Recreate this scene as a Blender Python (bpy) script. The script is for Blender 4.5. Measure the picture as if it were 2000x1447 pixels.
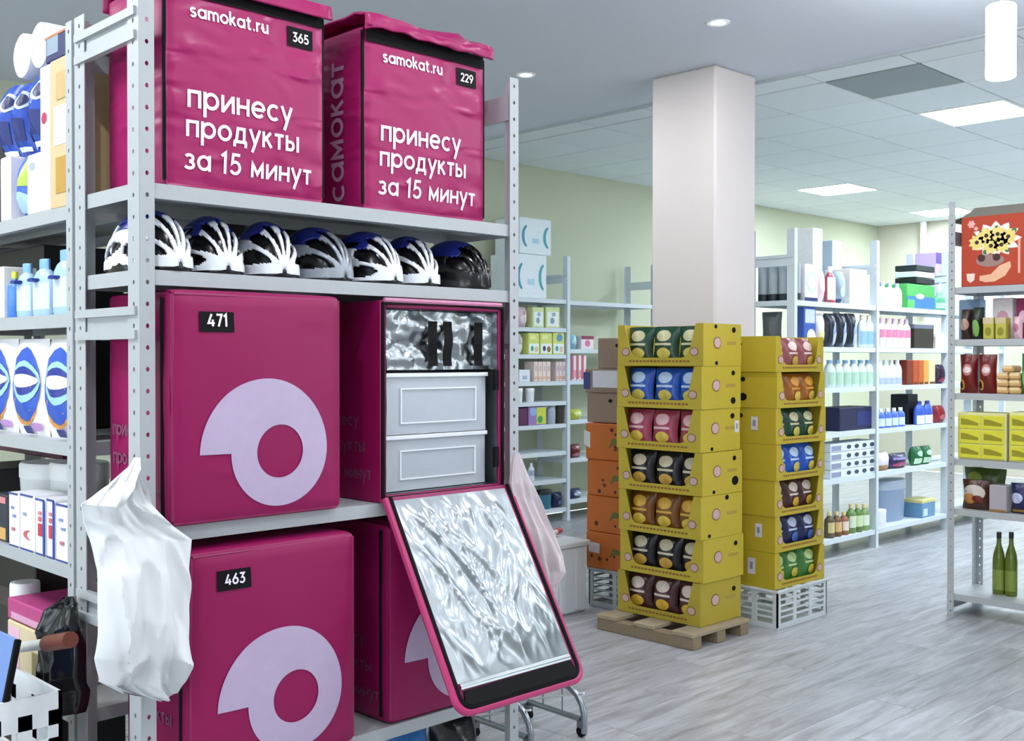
import bpy, math, random
from mathutils import Vector, noise
random.seed(7)
PI = math.pi
for o in list(bpy.data.objects): bpy.data.objects.remove(o)
SC = bpy.context.scene
COL = SC.collection

# ------------------------------------------------------------------ camera, world, exposure
FPX, AZ, CAMH = 2150.0, math.radians(45.66), 1.4
TAU = math.atan(23.5 / FPX)
cd = bpy.data.cameras.new('camera'); cam = bpy.data.objects.new('camera', cd); COL.objects.link(cam)
cd.sensor_width = 36; cd.lens = 36 * FPX / 2000; cd.clip_start = .05; cd.clip_end = 100
cam.location = (0, 0, CAMH); cam.rotation_euler = (PI / 2 - TAU, 0, AZ - PI / 2)
SC.camera = cam
wd = bpy.data.worlds.new('world'); SC.world = wd; wd.use_nodes = True
bg = wd.node_tree.nodes['Background']; bg.inputs[0].default_value = (.82, .91, 1, 1); bg.inputs[1].default_value = 4.0
SC.view_settings.view_transform = 'Standard'; SC.view_settings.look = 'None'
SC.view_settings.gamma = 1; SC.view_settings.use_curve_mapping = False
SC.view_settings.exposure = 0.45
E_PANEL, E_NEAR, E_PEND, E_SPOT = 47.0, 30.0, 42.0, 9.0

# pixel of the photograph -> point on a plane of the room
_F0 = Vector((math.cos(AZ), math.sin(AZ), 0)); _R = Vector((math.sin(AZ), -math.cos(AZ), 0)); _Z = Vector((0, 0, 1))
_F = _F0 * math.cos(TAU) - _Z * math.sin(TAU); _U = _R.cross(_F); _C = Vector((0, 0, CAMH))
def onp(u, v, ax, val):
    r = _F + _R * (u - 1000) / FPX + _U * (723.5 - v) / FPX
    return _C + r * ((val - _C[ax]) / r[ax])

# ------------------------------------------------------------------ materials
def srgb(h):
    h = h.lstrip('#'); c = [int(h[i:i + 2], 16) / 255 for i in (0, 2, 4)]
    return tuple((x / 12.92 if x <= .04045 else ((x + .055) / 1.055) ** 2.4) for x in c) + (1,)
_M = {}
def mat(col, rough=.5, metal=0, bump=0, bs=30, var=.08, alpha=1, emit=0, trans=0, coat=0, stretch=None, rnd=0, spec=.5):
    key = (col, rough, metal, bump, bs, var, alpha, emit, trans, coat, stretch, rnd, spec)
    if key in _M: return _M[key]
    m = bpy.data.materials.new('mat_' + col.strip('#')); m.use_nodes = True
    nt = m.node_tree; N = nt.nodes; L = nt.links; b = N['Principled BSDF']
    c = srgb(col)
    b.inputs['Roughness'].default_value = rough; b.inputs['Metallic'].default_value = metal
    b.inputs['Alpha'].default_value = alpha; b.inputs['Transmission Weight'].default_value = trans
    b.inputs['Coat Weight'].default_value = coat; b.inputs['Specular IOR Level'].default_value = spec
    tc = N.new('ShaderNodeTexCoord'); mp = N.new('ShaderNodeMapping'); L.new(tc.outputs['Object'], mp.inputs[0])
    if stretch: mp.inputs['Scale'].default_value = stretch
    nz = N.new('ShaderNodeTexNoise'); nz.inputs['Scale'].default_value = bs; nz.inputs['Detail'].default_value = 4
    L.new(mp.outputs[0], nz.inputs['Vector'])
    mx = N.new('ShaderNodeMix'); mx.data_type = 'RGBA'
    mx.inputs['A'].default_value = tuple(x * (1 - var) for x in c[:3]) + (1,)
    mx.inputs['B'].default_value = tuple(min(1, x * (1 + var)) for x in c[:3]) + (1,)
    L.new(nz.outputs['Fac'], mx.inputs['Factor'])
    out = mx.outputs['Result']
    if rnd:
        oi = N.new('ShaderNodeObjectInfo'); hs = N.new('ShaderNodeHueSaturation')
        mr = N.new('ShaderNodeMapRange'); mr.inputs[3].default_value = 1 - rnd; mr.inputs[4].default_value = 1 + rnd
        L.new(oi.outputs['Random'], mr.inputs[0]); L.new(mr.outputs[0], hs.inputs['Value']); L.new(out, hs.inputs['Color'])
        out = hs.outputs['Color']
    L.new(out, b.inputs['Base Color'])
    if bump:
        bp = N.new('ShaderNodeBump'); bp.inputs['Strength'].default_value = bump; bp.inputs['Distance'].default_value = .02
        L.new(nz.outputs['Fac'], bp.inputs['Height']); L.new(bp.outputs[0], b.inputs['Normal'])
    if emit:
        b.inputs['Emission Color'].default_value = c; b.inputs['Emission Strength'].default_value = emit
    _M[key] = m; return m
def wrinkle_mat(col, rough, metal, scale, strength, stretch=(1, 1, 1), spec=.5, dist=.02):
    key = ('w', col, rough, metal, scale, strength, stretch, spec)
    if key in _M: return _M[key]
    m = mat(col, rough, metal, var=.05, bs=7.31 + len(_M) * .001, spec=spec)
    nt = m.node_tree; N = nt.nodes; L = nt.links; b = N['Principled BSDF']
    tc = N.new('ShaderNodeTexCoord'); mp = N.new('ShaderNodeMapping'); mp.inputs['Scale'].default_value = stretch
    mp.inputs['Rotation'].default_value = (0, .45, 0)
    L.new(tc.outputs['Object'], mp.inputs[0])
    nz = N.new('ShaderNodeTexNoise'); nz.noise_type = 'RIDGED_MULTIFRACTAL'; nz.inputs['Scale'].default_value = scale
    nz.inputs['Detail'].default_value = 3; nz.inputs['Distortion'].default_value = .6
    L.new(mp.outputs[0], nz.inputs['Vector'])
    bp = N.new('ShaderNodeBump'); bp.inputs['Strength'].default_value = strength; bp.inputs['Distance'].default_value = dist
    L.new(nz.outputs['Fac'], bp.inputs['Height']); L.new(bp.outputs[0], b.inputs['Normal'])
    _M[key] = m; return m
def foil_mat():
    if 'foil' in _M: return _M['foil']
    m = wrinkle_mat('#a4a9ab', .28, 1, 3.6, .28, (1.7, 1, .5), dist=.03); _M['foil'] = m; return m
def floor_mat(rnd):
    m = bpy.data.materials.new('mat_floor_wood'); m.use_nodes = True
    nt = m.node_tree; N = nt.nodes; L = nt.links; b = N['Principled BSDF']
    tc = N.new('ShaderNodeTexCoord'); oi = N.new('ShaderNodeObjectInfo')
    ad = N.new('ShaderNodeVectorMath'); ad.operation = 'ADD'
    cb = N.new('ShaderNodeCombineXYZ'); mu = N.new('ShaderNodeMath'); mu.operation = 'MULTIPLY'; mu.inputs[1].default_value = 37
    L.new(oi.outputs['Random'], mu.inputs[0]); L.new(mu.outputs[0], cb.inputs[0]); L.new(mu.outputs[0], cb.inputs[1])
    L.new(tc.outputs['Object'], ad.inputs[0]); L.new(cb.outputs[0], ad.inputs[1])
    mp = N.new('ShaderNodeMapping'); mp.inputs['Scale'].default_value = (1.1, 9, 1); L.new(ad.outputs[0], mp.inputs[0])
    nz = N.new('ShaderNodeTexNoise'); nz.inputs['Scale'].default_value = 2.4; nz.inputs['Detail'].default_value = 8; nz.inputs['Roughness'].default_value = .65
    nz.inputs['Distortion'].default_value = .7
    L.new(mp.outputs[0], nz.inputs['Vector'])
    cr = N.new('ShaderNodeValToRGB'); e = cr.color_ramp.elements
    e[0].position = .28; e[0].color = srgb('#858284'); e[1].position = .66; e[1].color = srgb('#bbbdc1')
    L.new(nz.outputs['Fac'], cr.inputs[0])
    hs = N.new('ShaderNodeHueSaturation'); mr = N.new('ShaderNodeMapRange'); mr.inputs[3].default_value = 1 - rnd; mr.inputs[4].default_value = 1 + rnd
    L.new(oi.outputs['Random'], mr.inputs[0]); L.new(mr.outputs[0], hs.inputs['Value']); L.new(cr.outputs[0], hs.inputs['Color'])
    L.new(hs.outputs[0], b.inputs['Base Color']); b.inputs['Roughness'].default_value = .34
    bp = N.new('ShaderNodeBump'); bp.inputs['Strength'].default_value = .06; L.new(nz.outputs['Fac'], bp.inputs['Height']); L.new(bp.outputs[0], b.inputs['Normal'])
    return m
def glass_mat():
    m = bpy.data.materials.new('mat_window_glass'); m.use_nodes = True
    nt = m.node_tree; N = nt.nodes; L = nt.links; N.remove(N['Principled BSDF'])
    t = N.new('ShaderNodeBsdfTransparent'); g = N.new('ShaderNodeBsdfGlossy'); g.inputs['Roughness'].default_value = .02
    mx = N.new('ShaderNodeMixShader'); mx.inputs[0].default_value = .07
    L.new(t.outputs[0], mx.inputs[1]); L.new(g.outputs[0], mx.inputs[2]); L.new(mx.outputs[0], N['Material Output'].inputs[0])
    return m

# ------------------------------------------------------------------ mesh builder
class MB:
    def __init__(s): s.v = []; s.f = []
    def add(s, vs, fs):
        n = len(s.v); s.v += [tuple(p) for p in vs]; s.f += [tuple(i + n for i in f) for f in fs]; return s
    def box(s, x0, y0, z0, x1, y1, z1, b=0):
        if b <= 0:
            return s.add([(x0, y0, z0), (x1, y0, z0), (x1, y1, z0), (x0, y1, z0), (x0, y0, z1), (x1, y0, z1), (x1, y1, z1), (x0, y1, z1)],
                         [(0, 3, 2, 1), (4, 5, 6, 7), (0, 1, 5, 4), (1, 2, 6, 5), (2, 3, 7, 6), (3, 0, 4, 7)])
        vs = []
        for sx in (0, 1):
            for sy in (0, 1):
                for sz in (0, 1):
                    X, Y, Z = (x1 if sx else x0), (y1 if sy else y0), (z1 if sz else z0)
                    dx, dy, dz = (-b if sx else b), (-b if sy else b), (-b if sz else b)
                    vs += [(X, Y + dy, Z + dz), (X + dx, Y, Z + dz), (X + dx, Y + dy, Z)]
        I = lambda sx, sy, sz, k: ((sx * 2 + sy) * 2 + sz) * 3 + k
        fs = [(I(0, 0, 0, 0), I(0, 0, 1, 0), I(0, 1, 1, 0), I(0, 1, 0, 0)), (I(1, 0, 0, 0), I(1, 1, 0, 0), I(1, 1, 1, 0), I(1, 0, 1, 0)),
              (I(0, 0, 0, 1), I(1, 0, 0, 1), I(1, 0, 1, 1), I(0, 0, 1, 1)), (I(0, 1, 0, 1), I(0, 1, 1, 1), I(1, 1, 1, 1), I(1, 1, 0, 1)),
              (I(0, 0, 0, 2), I(0, 1, 0, 2), I(1, 1, 0, 2), I(1, 0, 0, 2)), (I(0, 0, 1, 2), I(1, 0, 1, 2), I(1, 1, 1, 2), I(0, 1, 1, 2))]
        for a in (0, 1):
            for c in (0, 1):
                fs += [(I(a, c, 0, 0), I(a, c, 1, 0), I(a, c, 1, 1), I(a, c, 0, 1)), (I(a, 0, c, 0), I(a, 1, c, 0), I(a, 1, c, 2), I(a, 0, c, 2)),
                       (I(0, a, c, 1), I(1, a, c, 1), I(1, a, c, 2), I(0, a, c, 2))]
                for d in (0, 1): fs.append((I(a, c, d, 0), I(a, c, d, 1), I(a, c, d, 2)))
        return s.add(vs, fs)
    def lathe(s, prof, n=20, sx=1, sy=1, cx=0, cy=0, cap=True):
        vs = [(cx + r * sx * math.cos(2 * PI * i / n), cy + r * sy * math.sin(2 * PI * i / n), z) for r, z in prof for i in range(n)]
        fs = [(k * n + i, k * n + (i + 1) % n, (k + 1) * n + (i + 1) % n, (k + 1) * n + i) for k in range(len(prof) - 1) for i in range(n)]
        if cap: fs += [tuple(range(n))[::-1], tuple((len(prof) - 1) * n + i for i in range(n))]
        return s.add(vs, fs)
    def tube(s, pts, r, n=10):
        pts = [Vector(p) for p in pts]; vs = []; up = None
        for i, p in enumerate(pts):
            t = (pts[min(i + 1, len(pts) - 1)] - pts[max(i - 1, 0)]).normalized()
            if up is None: up = Vector((0, 0, 1)) if abs(t.z) < .9 else Vector((1, 0, 0))
            a = t.cross(up).normalized(); bb = a.cross(t); up = bb
            vs += [p + a * (r * math.cos(2 * PI * k / n)) + bb * (r * math.sin(2 * PI * k / n)) for k in range(n)]
        fs = [(i * n + k, i * n + (k + 1) % n, (i + 1) * n + (k + 1) % n, (i + 1) * n + k) for i in range(len(pts) - 1) for k in range(n)]
        fs += [tuple(range(n))[::-1], tuple((len(pts) - 1) * n + k for k in range(n))]
        return s.add(vs, fs)
    def prism(s, poly, fn, t0, t1):                      # poly of (a,b); fn(a,b,t) -> point
        n = len(poly)
        vs = [fn(a, b, t0) for a, b in poly] + [fn(a, b, t1) for a, b in poly]
        return s.add(vs, [tuple(range(n)), tuple(range(2 * n - 1, n - 1, -1))] + [(i, (i + 1) % n, n + (i + 1) % n, n + i) for i in range(n)])
    def grid(s, fn, nu, nv, closed=False):
        vs = [fn(i / nu, j / nv) for j in range(nv + 1) for i in range(nu + (0 if closed else 1))]
        w = nu if closed else nu + 1
        return s.add(vs, [(j * w + i, j * w + (i + 1) % w, (j + 1) * w + (i + 1) % w, (j + 1) * w + i) for j in range(nv) for i in range(nu)])
    def mesh(s, m, smooth=False):
        me = bpy.data.meshes.new('mesh'); me.from_pydata(s.v, [], s.f)
        if m: me.materials.append(m)
        if smooth: me.polygons.foreach_set('use_smooth', [True] * len(me.polygons)); me.set_sharp_from_angle(angle=math.radians(42)) if hasattr(me, 'set_sharp_from_angle') else None
        me.update(); return me
    def build(s, name, m, parent=None, smooth=False, loc=(0, 0, 0), rot=(0, 0, 0)):
        return link(name, s.mesh(m, smooth), parent, loc, rot)
def link(name, me, parent=None, loc=(0, 0, 0), rot=(0, 0, 0)):
    o = bpy.data.objects.new(name, me); COL.objects.link(o); o.location = loc; o.rotation_euler = rot
    if parent: o.parent = parent
    return o
def tag(o, label, cat, group=None):
    o['label'] = label; o['category'] = cat
    if group: o['group'] = group
    return o
def thing(name, label, cat, loc=(0, 0, 0), rz=0, group=None, rx=0, ry=0):
    o = bpy.data.objects.new(name, None); COL.objects.link(o); o.empty_display_size = .05
    o.location = loc; o.rotation_euler = (rx, ry, rz); return tag(o, label, cat, group)
def struct(name, mb, m, parent=None):
    o = mb.build(name, m, parent)
    if not parent: o['kind'] = 'structure'
    return o
def B(*a, b=0): return MB().box(*a, b=b)

# ------------------------------------------------------------------ stroke lettering
def arc(cx, cy, rx, ry, a0, a1, n=14): return [(cx + rx * math.cos(math.radians(a0 + (a1 - a0) * i / n)), cy + ry * math.sin(math.radians(a0 + (a1 - a0) * i / n))) for i in range(n + 1)]
O_ = arc(.47, .5, .38, .4, 0, 360, 22)
GL = {
 'п': (.82, [[(.1, 0), (.1, .9), (.72, .9), (.72, 0)]]), 'р': (.98, [[(.1, -.45), (.1, 1)], arc(.5, .5, .38, .4, 0, 360, 22)]),
 'и': (.86, [[(.1, 0), (.1, 1)], [(.76, 0), (.76, 1)], [(.12, .08), (.74, .92)]]), 'н': (.84, [[(.1, 0), (.1, 1)], [(.74, 0), (.74, 1)], [(.1, .5), (.74, .5)]]),
 'е': (.94, [arc(.47, .5, .38, .4, 0, 318, 20), [(.1, .5), (.85, .5)]]), 'с': (.86, [arc(.47, .5, .38, .4, 48, 312, 18)]),
 'у': (.82, [[(.06, 1), (.42, .12)], [(.76, 1), (.24, -.42)]]), 'о': (.94, [O_]),
 'д': (.98, [[(.2, .1), (.3, .9), (.74, .9), (.74, .1)], [(.02, .1), (.94, .1)], [(.09, .1), (.09, -.22)], [(.87, .1), (.87, -.22)]]),
 'к': (.76, [[(.1, 0), (.1, 1)], [(.12, .42), (.62, .97)], [(.3, .56), (.68, .03)]]), 'т': (.72, [[(.02, .9), (.7, .9)], [(.36, .9), (.36, 0)]]),
 'ы': (1.06, [[(.1, 1), (.1, .1), (.36, .1)] + arc(.38, .35, .22, .25, -90, 90, 8) + [(.1, .6)], [(.93, 0), (.93, 1)]]),
 'з': (.74, [arc(.33, .71, .25, .2, 155, -90, 10), arc(.33, .29, .3, .21, 90, -155, 10)]),
 'а': (.98, [O_, [(.86, 0), (.86, 1)]]), 'м': (1.0, [[(.1, 0), (.1, .93), (.48, .25), (.86, .93), (.86, 0)]]), ' ': (.45, []),
 's': (.68, [arc(.32, .71, .22, .2, 25, 270, 10) + arc(.32, .29, .24, .21, 90, -155, 10)]), 'm': (1.24, [[(.1, 0), (.1, 1)], [(.1, .6)] + arc(.36, .62, .25, .28, 170, 0, 8) + [(.61, 0)], arc(.87, .62, .25, .28, 170, 0, 8) + [(1.12, 0)]]),
 'k': (.76, [[(.1, 0), (.1, 1.45)], [(.12, .42), (.62, .97)], [(.3, .56), (.68, .03)]]), 't': (.6, [[(.25, 1.3), (.25, .2), (.32, .1), (.55, .1)], [(.02, .95), (.55, .95)]]),
 '.': (.32, [[(.08, .1), (.26, .1)]]), 'r': (.56, [[(.1, 0), (.1, 1)], arc(.42, .55, .32, .34, 175, 75, 6)]), 'u': (.84, [[(.1, 1), (.1, .4)] + arc(.4, .4, .3, .3, 180, 360, 10) + [(.7, 1)], [(.7, .4), (.7, 0)]]),
 '1': (.52, [[(.02, 1.1), (.3, 1.34), (.3, 0)]]), '5': (.86, [[(.72, 1.3), (.22, 1.3), (.16, .74)] + arc(.38, .47, .34, .37, 115, -150, 14)]),
 '3': (.82, [[(.08, 1.3), (.68, 1.3), (.36, .8)] + arc(.38, .45, .33, .36, 90, -150, 12)]), '6': (.9, [arc(.44, .45, .34, .36, 0, 360, 18), [(.62, 1.38), (.2, .72)]]),
 '2': (.84, [arc(.4, .98, .32, .33, 165, -35, 10) + [(.1, .1), (.76, .1)]]), '9': (.9, [arc(.44, .95, .34, .36, 0, 360, 18), [(.72, .75), (.3, 0)]]),
 '4': (.9, [[(.5, 1.36), (.1, .36), (.84, .36)], [(.62, .75), (.62, 0)]]), '7': (.8, [[(.06, 1.3), (.7, 1.3), (.28, 0)]]),
}
GL['a'] = GL['а']; GL['o'] = GL['о']
def ribbon(mb, pts, w, fn):
    if len(pts) < 2: return
    closed = (Vector(pts[0] + (0,)) - Vector(pts[-1] + (0,))).length < 1e-6
    P = []
    for i in range(len(pts) - 1):
        a, b = Vector(pts[i]), Vector(pts[i + 1]); n = max(1, int((b - a).length / .25))
        P += [a.lerp(b, k / n) for k in range(n)]
    P.append(Vector(pts[-1])); n = len(P); L = []; R = []
    for i, p in enumerate(P):
        d0 = (P[i] - P[i - 1]) if i else ((P[0] - P[-2]) if closed else P[1] - P[0])
        d1 = (P[i + 1] - P[i]) if i < n - 1 else ((P[1] - P[0]) if closed else P[-1] - P[-2])
        d0 = d0.normalized(); d1 = d1.normalized(); t = (d0 + d1).normalized() if (d0 + d1).length > 1e-4 else d1
        nn = Vector((-t.y, t.x)); k = 1 / max(.45, nn.dot(Vector((-d1.y, d1.x))))
        L.append(p + nn * w * k); R.append(p - nn * w * k)
    vs = [fn(*q) for q in L] + [fn(*q) for q in R]
    mb.add(vs, [(i, i + 1, n + i + 1, n + i) for i in range(n - 1)])
def lettering(text, x0, x1, z0, surf, w=.1, parent=None, m=None, name='lettering'):
    if ' ' in text:                                       # one mesh for each word
        tw = sum(GL[c][0] for c in text) + .12 * (len(text) - 1); k = (x1 - x0) / tw; cx = 0
        for wd_ in text.split(' '):
            ww = sum(GL[c][0] for c in wd_) + .12 * (len(wd_) - 1); lettering(wd_, x0 + cx * k, x0 + (cx + ww) * k, z0, surf, w, parent, m, name); cx += ww + .24 + GL[' '][0]
        return
    """text between x0..x1 with baseline z0; surf(x,z) -> local point"""
    tw = sum(GL[c][0] for c in text) + .12 * (len(text) - 1); sc = (x1 - x0) / tw; mb = MB(); cx = 0
    for c in text:
        adv, st = GL[c]
        for s in st: ribbon(mb, [(cx + p[0], p[1]) for p in s], w, lambda a, b: surf(x0 + a * sc, z0 + b * sc))
        cx += adv + .12
    return mb.build(name, m, parent)

# ------------------------------------------------------------------ palette
STEEL = mat('#adb1b2', .42, .0, .02, 60, .04); STEEL_B = mat('#d3dde2', .45, 0, .02, 60, .04); STEEL_D = mat('#77797a', .5, .3)
PINK = wrinkle_mat('#8e0f50', .42, 0, 4.2, .16, (1.5, 1, 2.6), spec=.3); PINK_T = mat('#8c1050', .45, 0, .05, 25)
PINK_TOP = wrinkle_mat('#9c165a', .40, 0, 6.0, .8, (1.2, 1, 2.8), spec=.35); PRINT = mat('#efe2ee', .5); LOGO = mat('#b9a7c2', .55)
BLACK = mat('#0b0a0b', .75, spec=.2); BLK_G = mat('#0d0d0f', .25); WHITE = mat('#eef0f0', .45); PLATE = mat('#090709', .7, spec=.2)
KRAFT = mat('#8b7566', .75, 0, .05, 40); TAN = mat('#cdb285', .75, 0, .05, 40)
YEL = mat('#ada02c', .5, 0, .03, 25, .06); YEL_IN = mat('#a08c5e', .8); FOIL = foil_mat()

# ================================================================== the room
XL, XR, YB0, YB1, ZP, ZT, XT = -3.6, 13.28, -4.0, 6.86, 3.07, 3.10, 5.72
fl = struct('floor', B(XL, YB0, -.12, XR, YB1, -.003), floor_mat(0))
PW, PL = .19, 1.22; pm = B(-PL / 2 + .0012, -PW / 2 + .0009, -.003, PL / 2 - .0012, PW / 2 - .0009, 0, b=.0008).mesh(floor_mat(.09))
for j in range(17):
    off = (j * .47) % PL
    for i in range(7):
        link('plank', pm, fl, (2.0 + off + i * PL, .96 + j * PW, 0))
WALLM = mat('#c3c8ae', .85, 0, .02, 50, .03); WALLW = mat('#d8d8d0', .85, 0, .02, 50, .03)
struct('wall_back', B(XL, YB1, 0, XR, YB1 + .12, 3.2), WALLM)
struct('wall_right', B(XR, YB0, 0, XR + .12, YB1, 3.2), mat('#c9c6b4', .85, 0, .02, 50, .03))
# unseen outer walls with big windows added to let in soft sky fill
def wallwin(name, horizontal, c, a0, a1, wins, n):
    mb = MB()
    def bx(p0, p1, z0, z1, t0=0, t1=.14):
        if horizontal: return (p0, c - t1, z0, p1, c - t0, z1)
        return (c - t1, p0, z0, c - t0, p1, z1)
    cur = a0
    for w0, w1 in wins:
        mb.box(*bx(cur, w0, 0, 3.2)); mb.box(*bx(w0, w1, 0, .7)); mb.box(*bx(w0, w1, 2.7, 3.2)); cur = w1
    mb.box(*bx(cur, a1, 0, 3.2)); struct(name, mb, WALLW)
    for w0, w1 in wins:
        n += 1; fm = MB(); mid = (w0 + w1) / 2
        for p in (w0, mid - .03, w1 - .06): fm.box(*bx(p, p + .06, .7, 2.7, .04, .10))
        fm.box(*bx(w0, w1, .7, .76, .04, .10)); fm.box(*bx(w0, w1, 2.64, 2.7, .04, .10))
        f = struct('fill_window_%d' % n, fm, mat('#d5d8da', .4))
        for p0, p1 in ((w0 + .06, mid - .03), (mid + .03, w1 - .06)): B(*bx(p0, p1, .76, 2.64, .066, .072)).build('pane', GLASS, f)
    return n
GLASS = glass_mat()
nw = wallwin('wall_left', False, XL, YB0, YB1, ((-3.4, -.6), (.0, 2.8), (3.4, 6.2)), 0)
wallwin('wall_front', True, YB0, XL, XR, ((6.0, 9.0),), nw)
PLAST = mat('#cfd5df', .9, 0, .01, 40, .03)
ce = struct('ceiling', B(XL, YB0, ZP, XT, YB1, 3.2), PLAST)
cg = B(XT, YB0, ZT + .012, XR, YB1, 3.2).build('grid_backing', mat('#9fa9ae', .8), ce)
TP = .61; tm = B(-TP / 2 + .006, -TP / 2 + .006, 0, TP / 2 - .006, TP / 2 - .006, .02, b=.004).mesh(mat('#dfe6e9', .85, 0, .03, 120, .02, rnd=.02))
PANELS = {(2, 0), (6, 4), (10, 4), (2, -4), (6, -4), (10, 0), (6, 0)}
EMIT = mat('#e6f3ff', .5, 0, emit=E_PANEL)
tmh = B(-.21 + .006, -TP / 2 + .006, 0, TP / 2 - .125 + .006, TP / 2 - .006, .02, b=.004).mesh(tm.materials[0])
_ET = {}
def edge_tile(x1, y1, x0):                                # cut tile along a wall
    k = (round(x1, 4), round(y1, 4), x0)
    if k not in _ET: _ET[k] = B(-x0 + .006 + (.0 if x0 > .3 else .0), -TP / 2 + .006, 0, x1, y1, .02, b=.004).mesh(tm.materials[0])
    return _ET[k]
for i in range(-1, 12):
    for j in range(-6, 7):
        x, y = 6.45 + i * TP, 3.22 + j * TP
        if x + TP / 2 > XR or j == 6:
            link('ceiling_tile', edge_tile(min(TP / 2, XR - x) - .006, min(TP / 2, YB1 - y) - .006, .216 if i == -1 else TP / 2), ce, (x, y, ZT)); continue
        if i == -1: link('ceiling_tile', tmh, ce, (x + .095, y, ZT)); continue
        if (i, j) in PANELS: continue
        if (i, j) == (0, 0):
            d = B(-TP / 2 + .006, -TP / 2 + .006, 0, TP / 2 - .006, TP / 2 - .006, .02, b=.004).build('ceiling_tile', mat('#8f9a9c', .7, 0, .05, 150), ce, loc=(x, y, ZT)); d['label'] = 'plain grey ceiling tile'
            continue
        link('ceiling_tile', tm, ce, (x, y, ZT))
def led_panel(x, y, z, label, group=None, em=None):
    t = thing('ceiling_light', label, 'ceiling light', (x, y, z), 0, group)
    fr = MB()
    h = TP / 2 - .004
    for a in ((-h, -h, -.004, h, -h + .02, .016), (-h, h - .02, -.004, h, h, .016), (-h, -h + .02, -.004, -h + .02, h - .02, .016), (h - .02, -h + .02, -.004, h, h - .02, .016)): fr.box(*a)
    fr.build('frame', WHITE, t); B(-h + .02, -h + .02, 0, h - .02, h - .02, .008).build('diffuser', em or EMIT, t)
for i, j in sorted(PANELS):
    led_panel(6.45 + i * TP, 3.22 + j * TP, ZT, 'square white LED panel set in the tiled ceiling', 'LED panels in the tiled ceiling')
for x, y in ((-.2, 3.0), (-.2, 4.7)):
    led_panel(x, y, ZP - .017, 'square white fill panel added out of view under the plaster ceiling', 'added fill panels under the plaster ceiling', mat('#f4faff', .5, 0, emit=E_NEAR))  # added panels outside the view, placed to brighten only the left-facing sides
def spot(x, y):
    t = thing('ceiling_spotlight', 'small round spotlight set in the grey plaster ceiling', 'spotlight', (x, y, ZP), 0, 'spotlights in the plaster ceiling')
    MB().lathe([(.055, -.006), (.06, 0), (.04, 0), (.036, -.003), (.055, -.006)], 24, cap=False).build('bezel', WHITE, t, True)
    MB().lathe([(.038, -.002), (.02, -.006), (.002, -.007)], 20).build('bulb', mat('#f3f2ff', .5, emit=E_SPOT * 3), t, True)
    l = bpy.data.lights.new('lamp', 'AREA'); l.shape = 'DISK'; l.size = .08; l.energy = E_SPOT; l.color = (.93, .95, 1)
    lo = bpy.data.objects.new('lamp', l); COL.objects.link(lo); lo.parent = t; lo.location = (0, 0, -.012)
for x, y in ((4.57, 3.21), (4.60, 4.59), (4.58, 1.8), (3.1, 1.8), (1.7, 1.6), (3.1, .4), (1.7, .2), (.3, 1.5), (.3, .2), (4.58, .4)): spot(x, y)
def pendant(x, y):
    t = thing('pendant_lamp', 'glowing white cylinder pendant lamp hanging from the ceiling', 'pendant lamp', (x, y, ZP), 0, 'cylinder pendant lamps')
    MB().lathe([(.05, 0), (.05, -.02), (.004, -.025)], 20).build('ceiling_rose', WHITE, t, True)
    MB().tube([(0, 0, -.02), (0, 0, -.23)], .003, 6).build('cord', WHITE, t)
    z = 2.546 - ZP
    MB().lathe([(.001, z), (.052, z), (.058, z + .006), (.058, z + .29), (.052, z + .297), (.001, z + .297)], 28).build('shade', mat('#f7fbff', .5, emit=E_PEND), t, True)
for x, y in ((4.585, 1.832), (4.585, .4), (4.585, -1.2), (2.9, -1.0)): pendant(x, y)
pl = struct('column', B(5.2, 3.67, 0, 5.61, 4.13, ZP, b=.012), mat('#d5ccc8', .8, 0, .02, 60, .03))
struct('trim_1', B(XT - .012, YB0, ZP - .012, XT + .022, YB1, ZP + .05), mat('#b9c0c4', .7))
struct('trim_2', MB().tube([(13.22, 6.22, 2.0), (13.22, 6.22, 3.1)], .04, 12), WHITE)

# ================================================================== steel racks
def plate_holes(mb, fn, w, h, pitch=.05, r=.0046):
    for k in range(int(h / pitch + .5)):
        z0, z1 = k * pitch, min(h, (k + 1) * pitch); cx, cz = w / 2, (z0 + z1) / 2
        ou = [(w, cz), (w, z1), (cx, z1), (0, z1), (0, cz), (0, z0), (cx, z0), (w, z0)]
        inn = [(cx + r * math.cos(PI / 4 * i), cz + 1.25 * r * math.sin(PI / 4 * i)) for i in range(8)]
        mb.add([fn(*p) for p in ou] + [fn(*p) for p in inn], [(i, (i + 1) % 8, 8 + (i + 1) % 8, 8 + i) for i in range(8)])
_PM = {}
def post(parent, x, y, sx, sy, h, m, holes, fw=.036, sw=.058):
    key = (sx, sy, h, m.name, holes, fw, sw)
    if key not in _PM:
        mb = MB()
        if holes:
            plate_holes(mb, lambda a, b: (sx * a, 0, b), fw, h); plate_holes(mb, lambda a, b: (0, sy * a, b), sw, h)
        else:
            mb.box(min(0, sx * fw), min(0, sy * .003), 0, max(0, sx * fw), max(0, sy * .003), h); mb.box(min(0, sx * .003), min(sy * .003, sy * sw), 0, max(0, sx * .003), max(sy * .003, sy * sw), h)
        _PM[key] = mb.mesh(m)
    o = link('post', _PM[key], parent, (x, y, 0))
    if holes:
        md = o.modifiers.new('sheet', 'SOLIDIFY'); md.thickness = .0022; md.offset = 0
    return o
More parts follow.
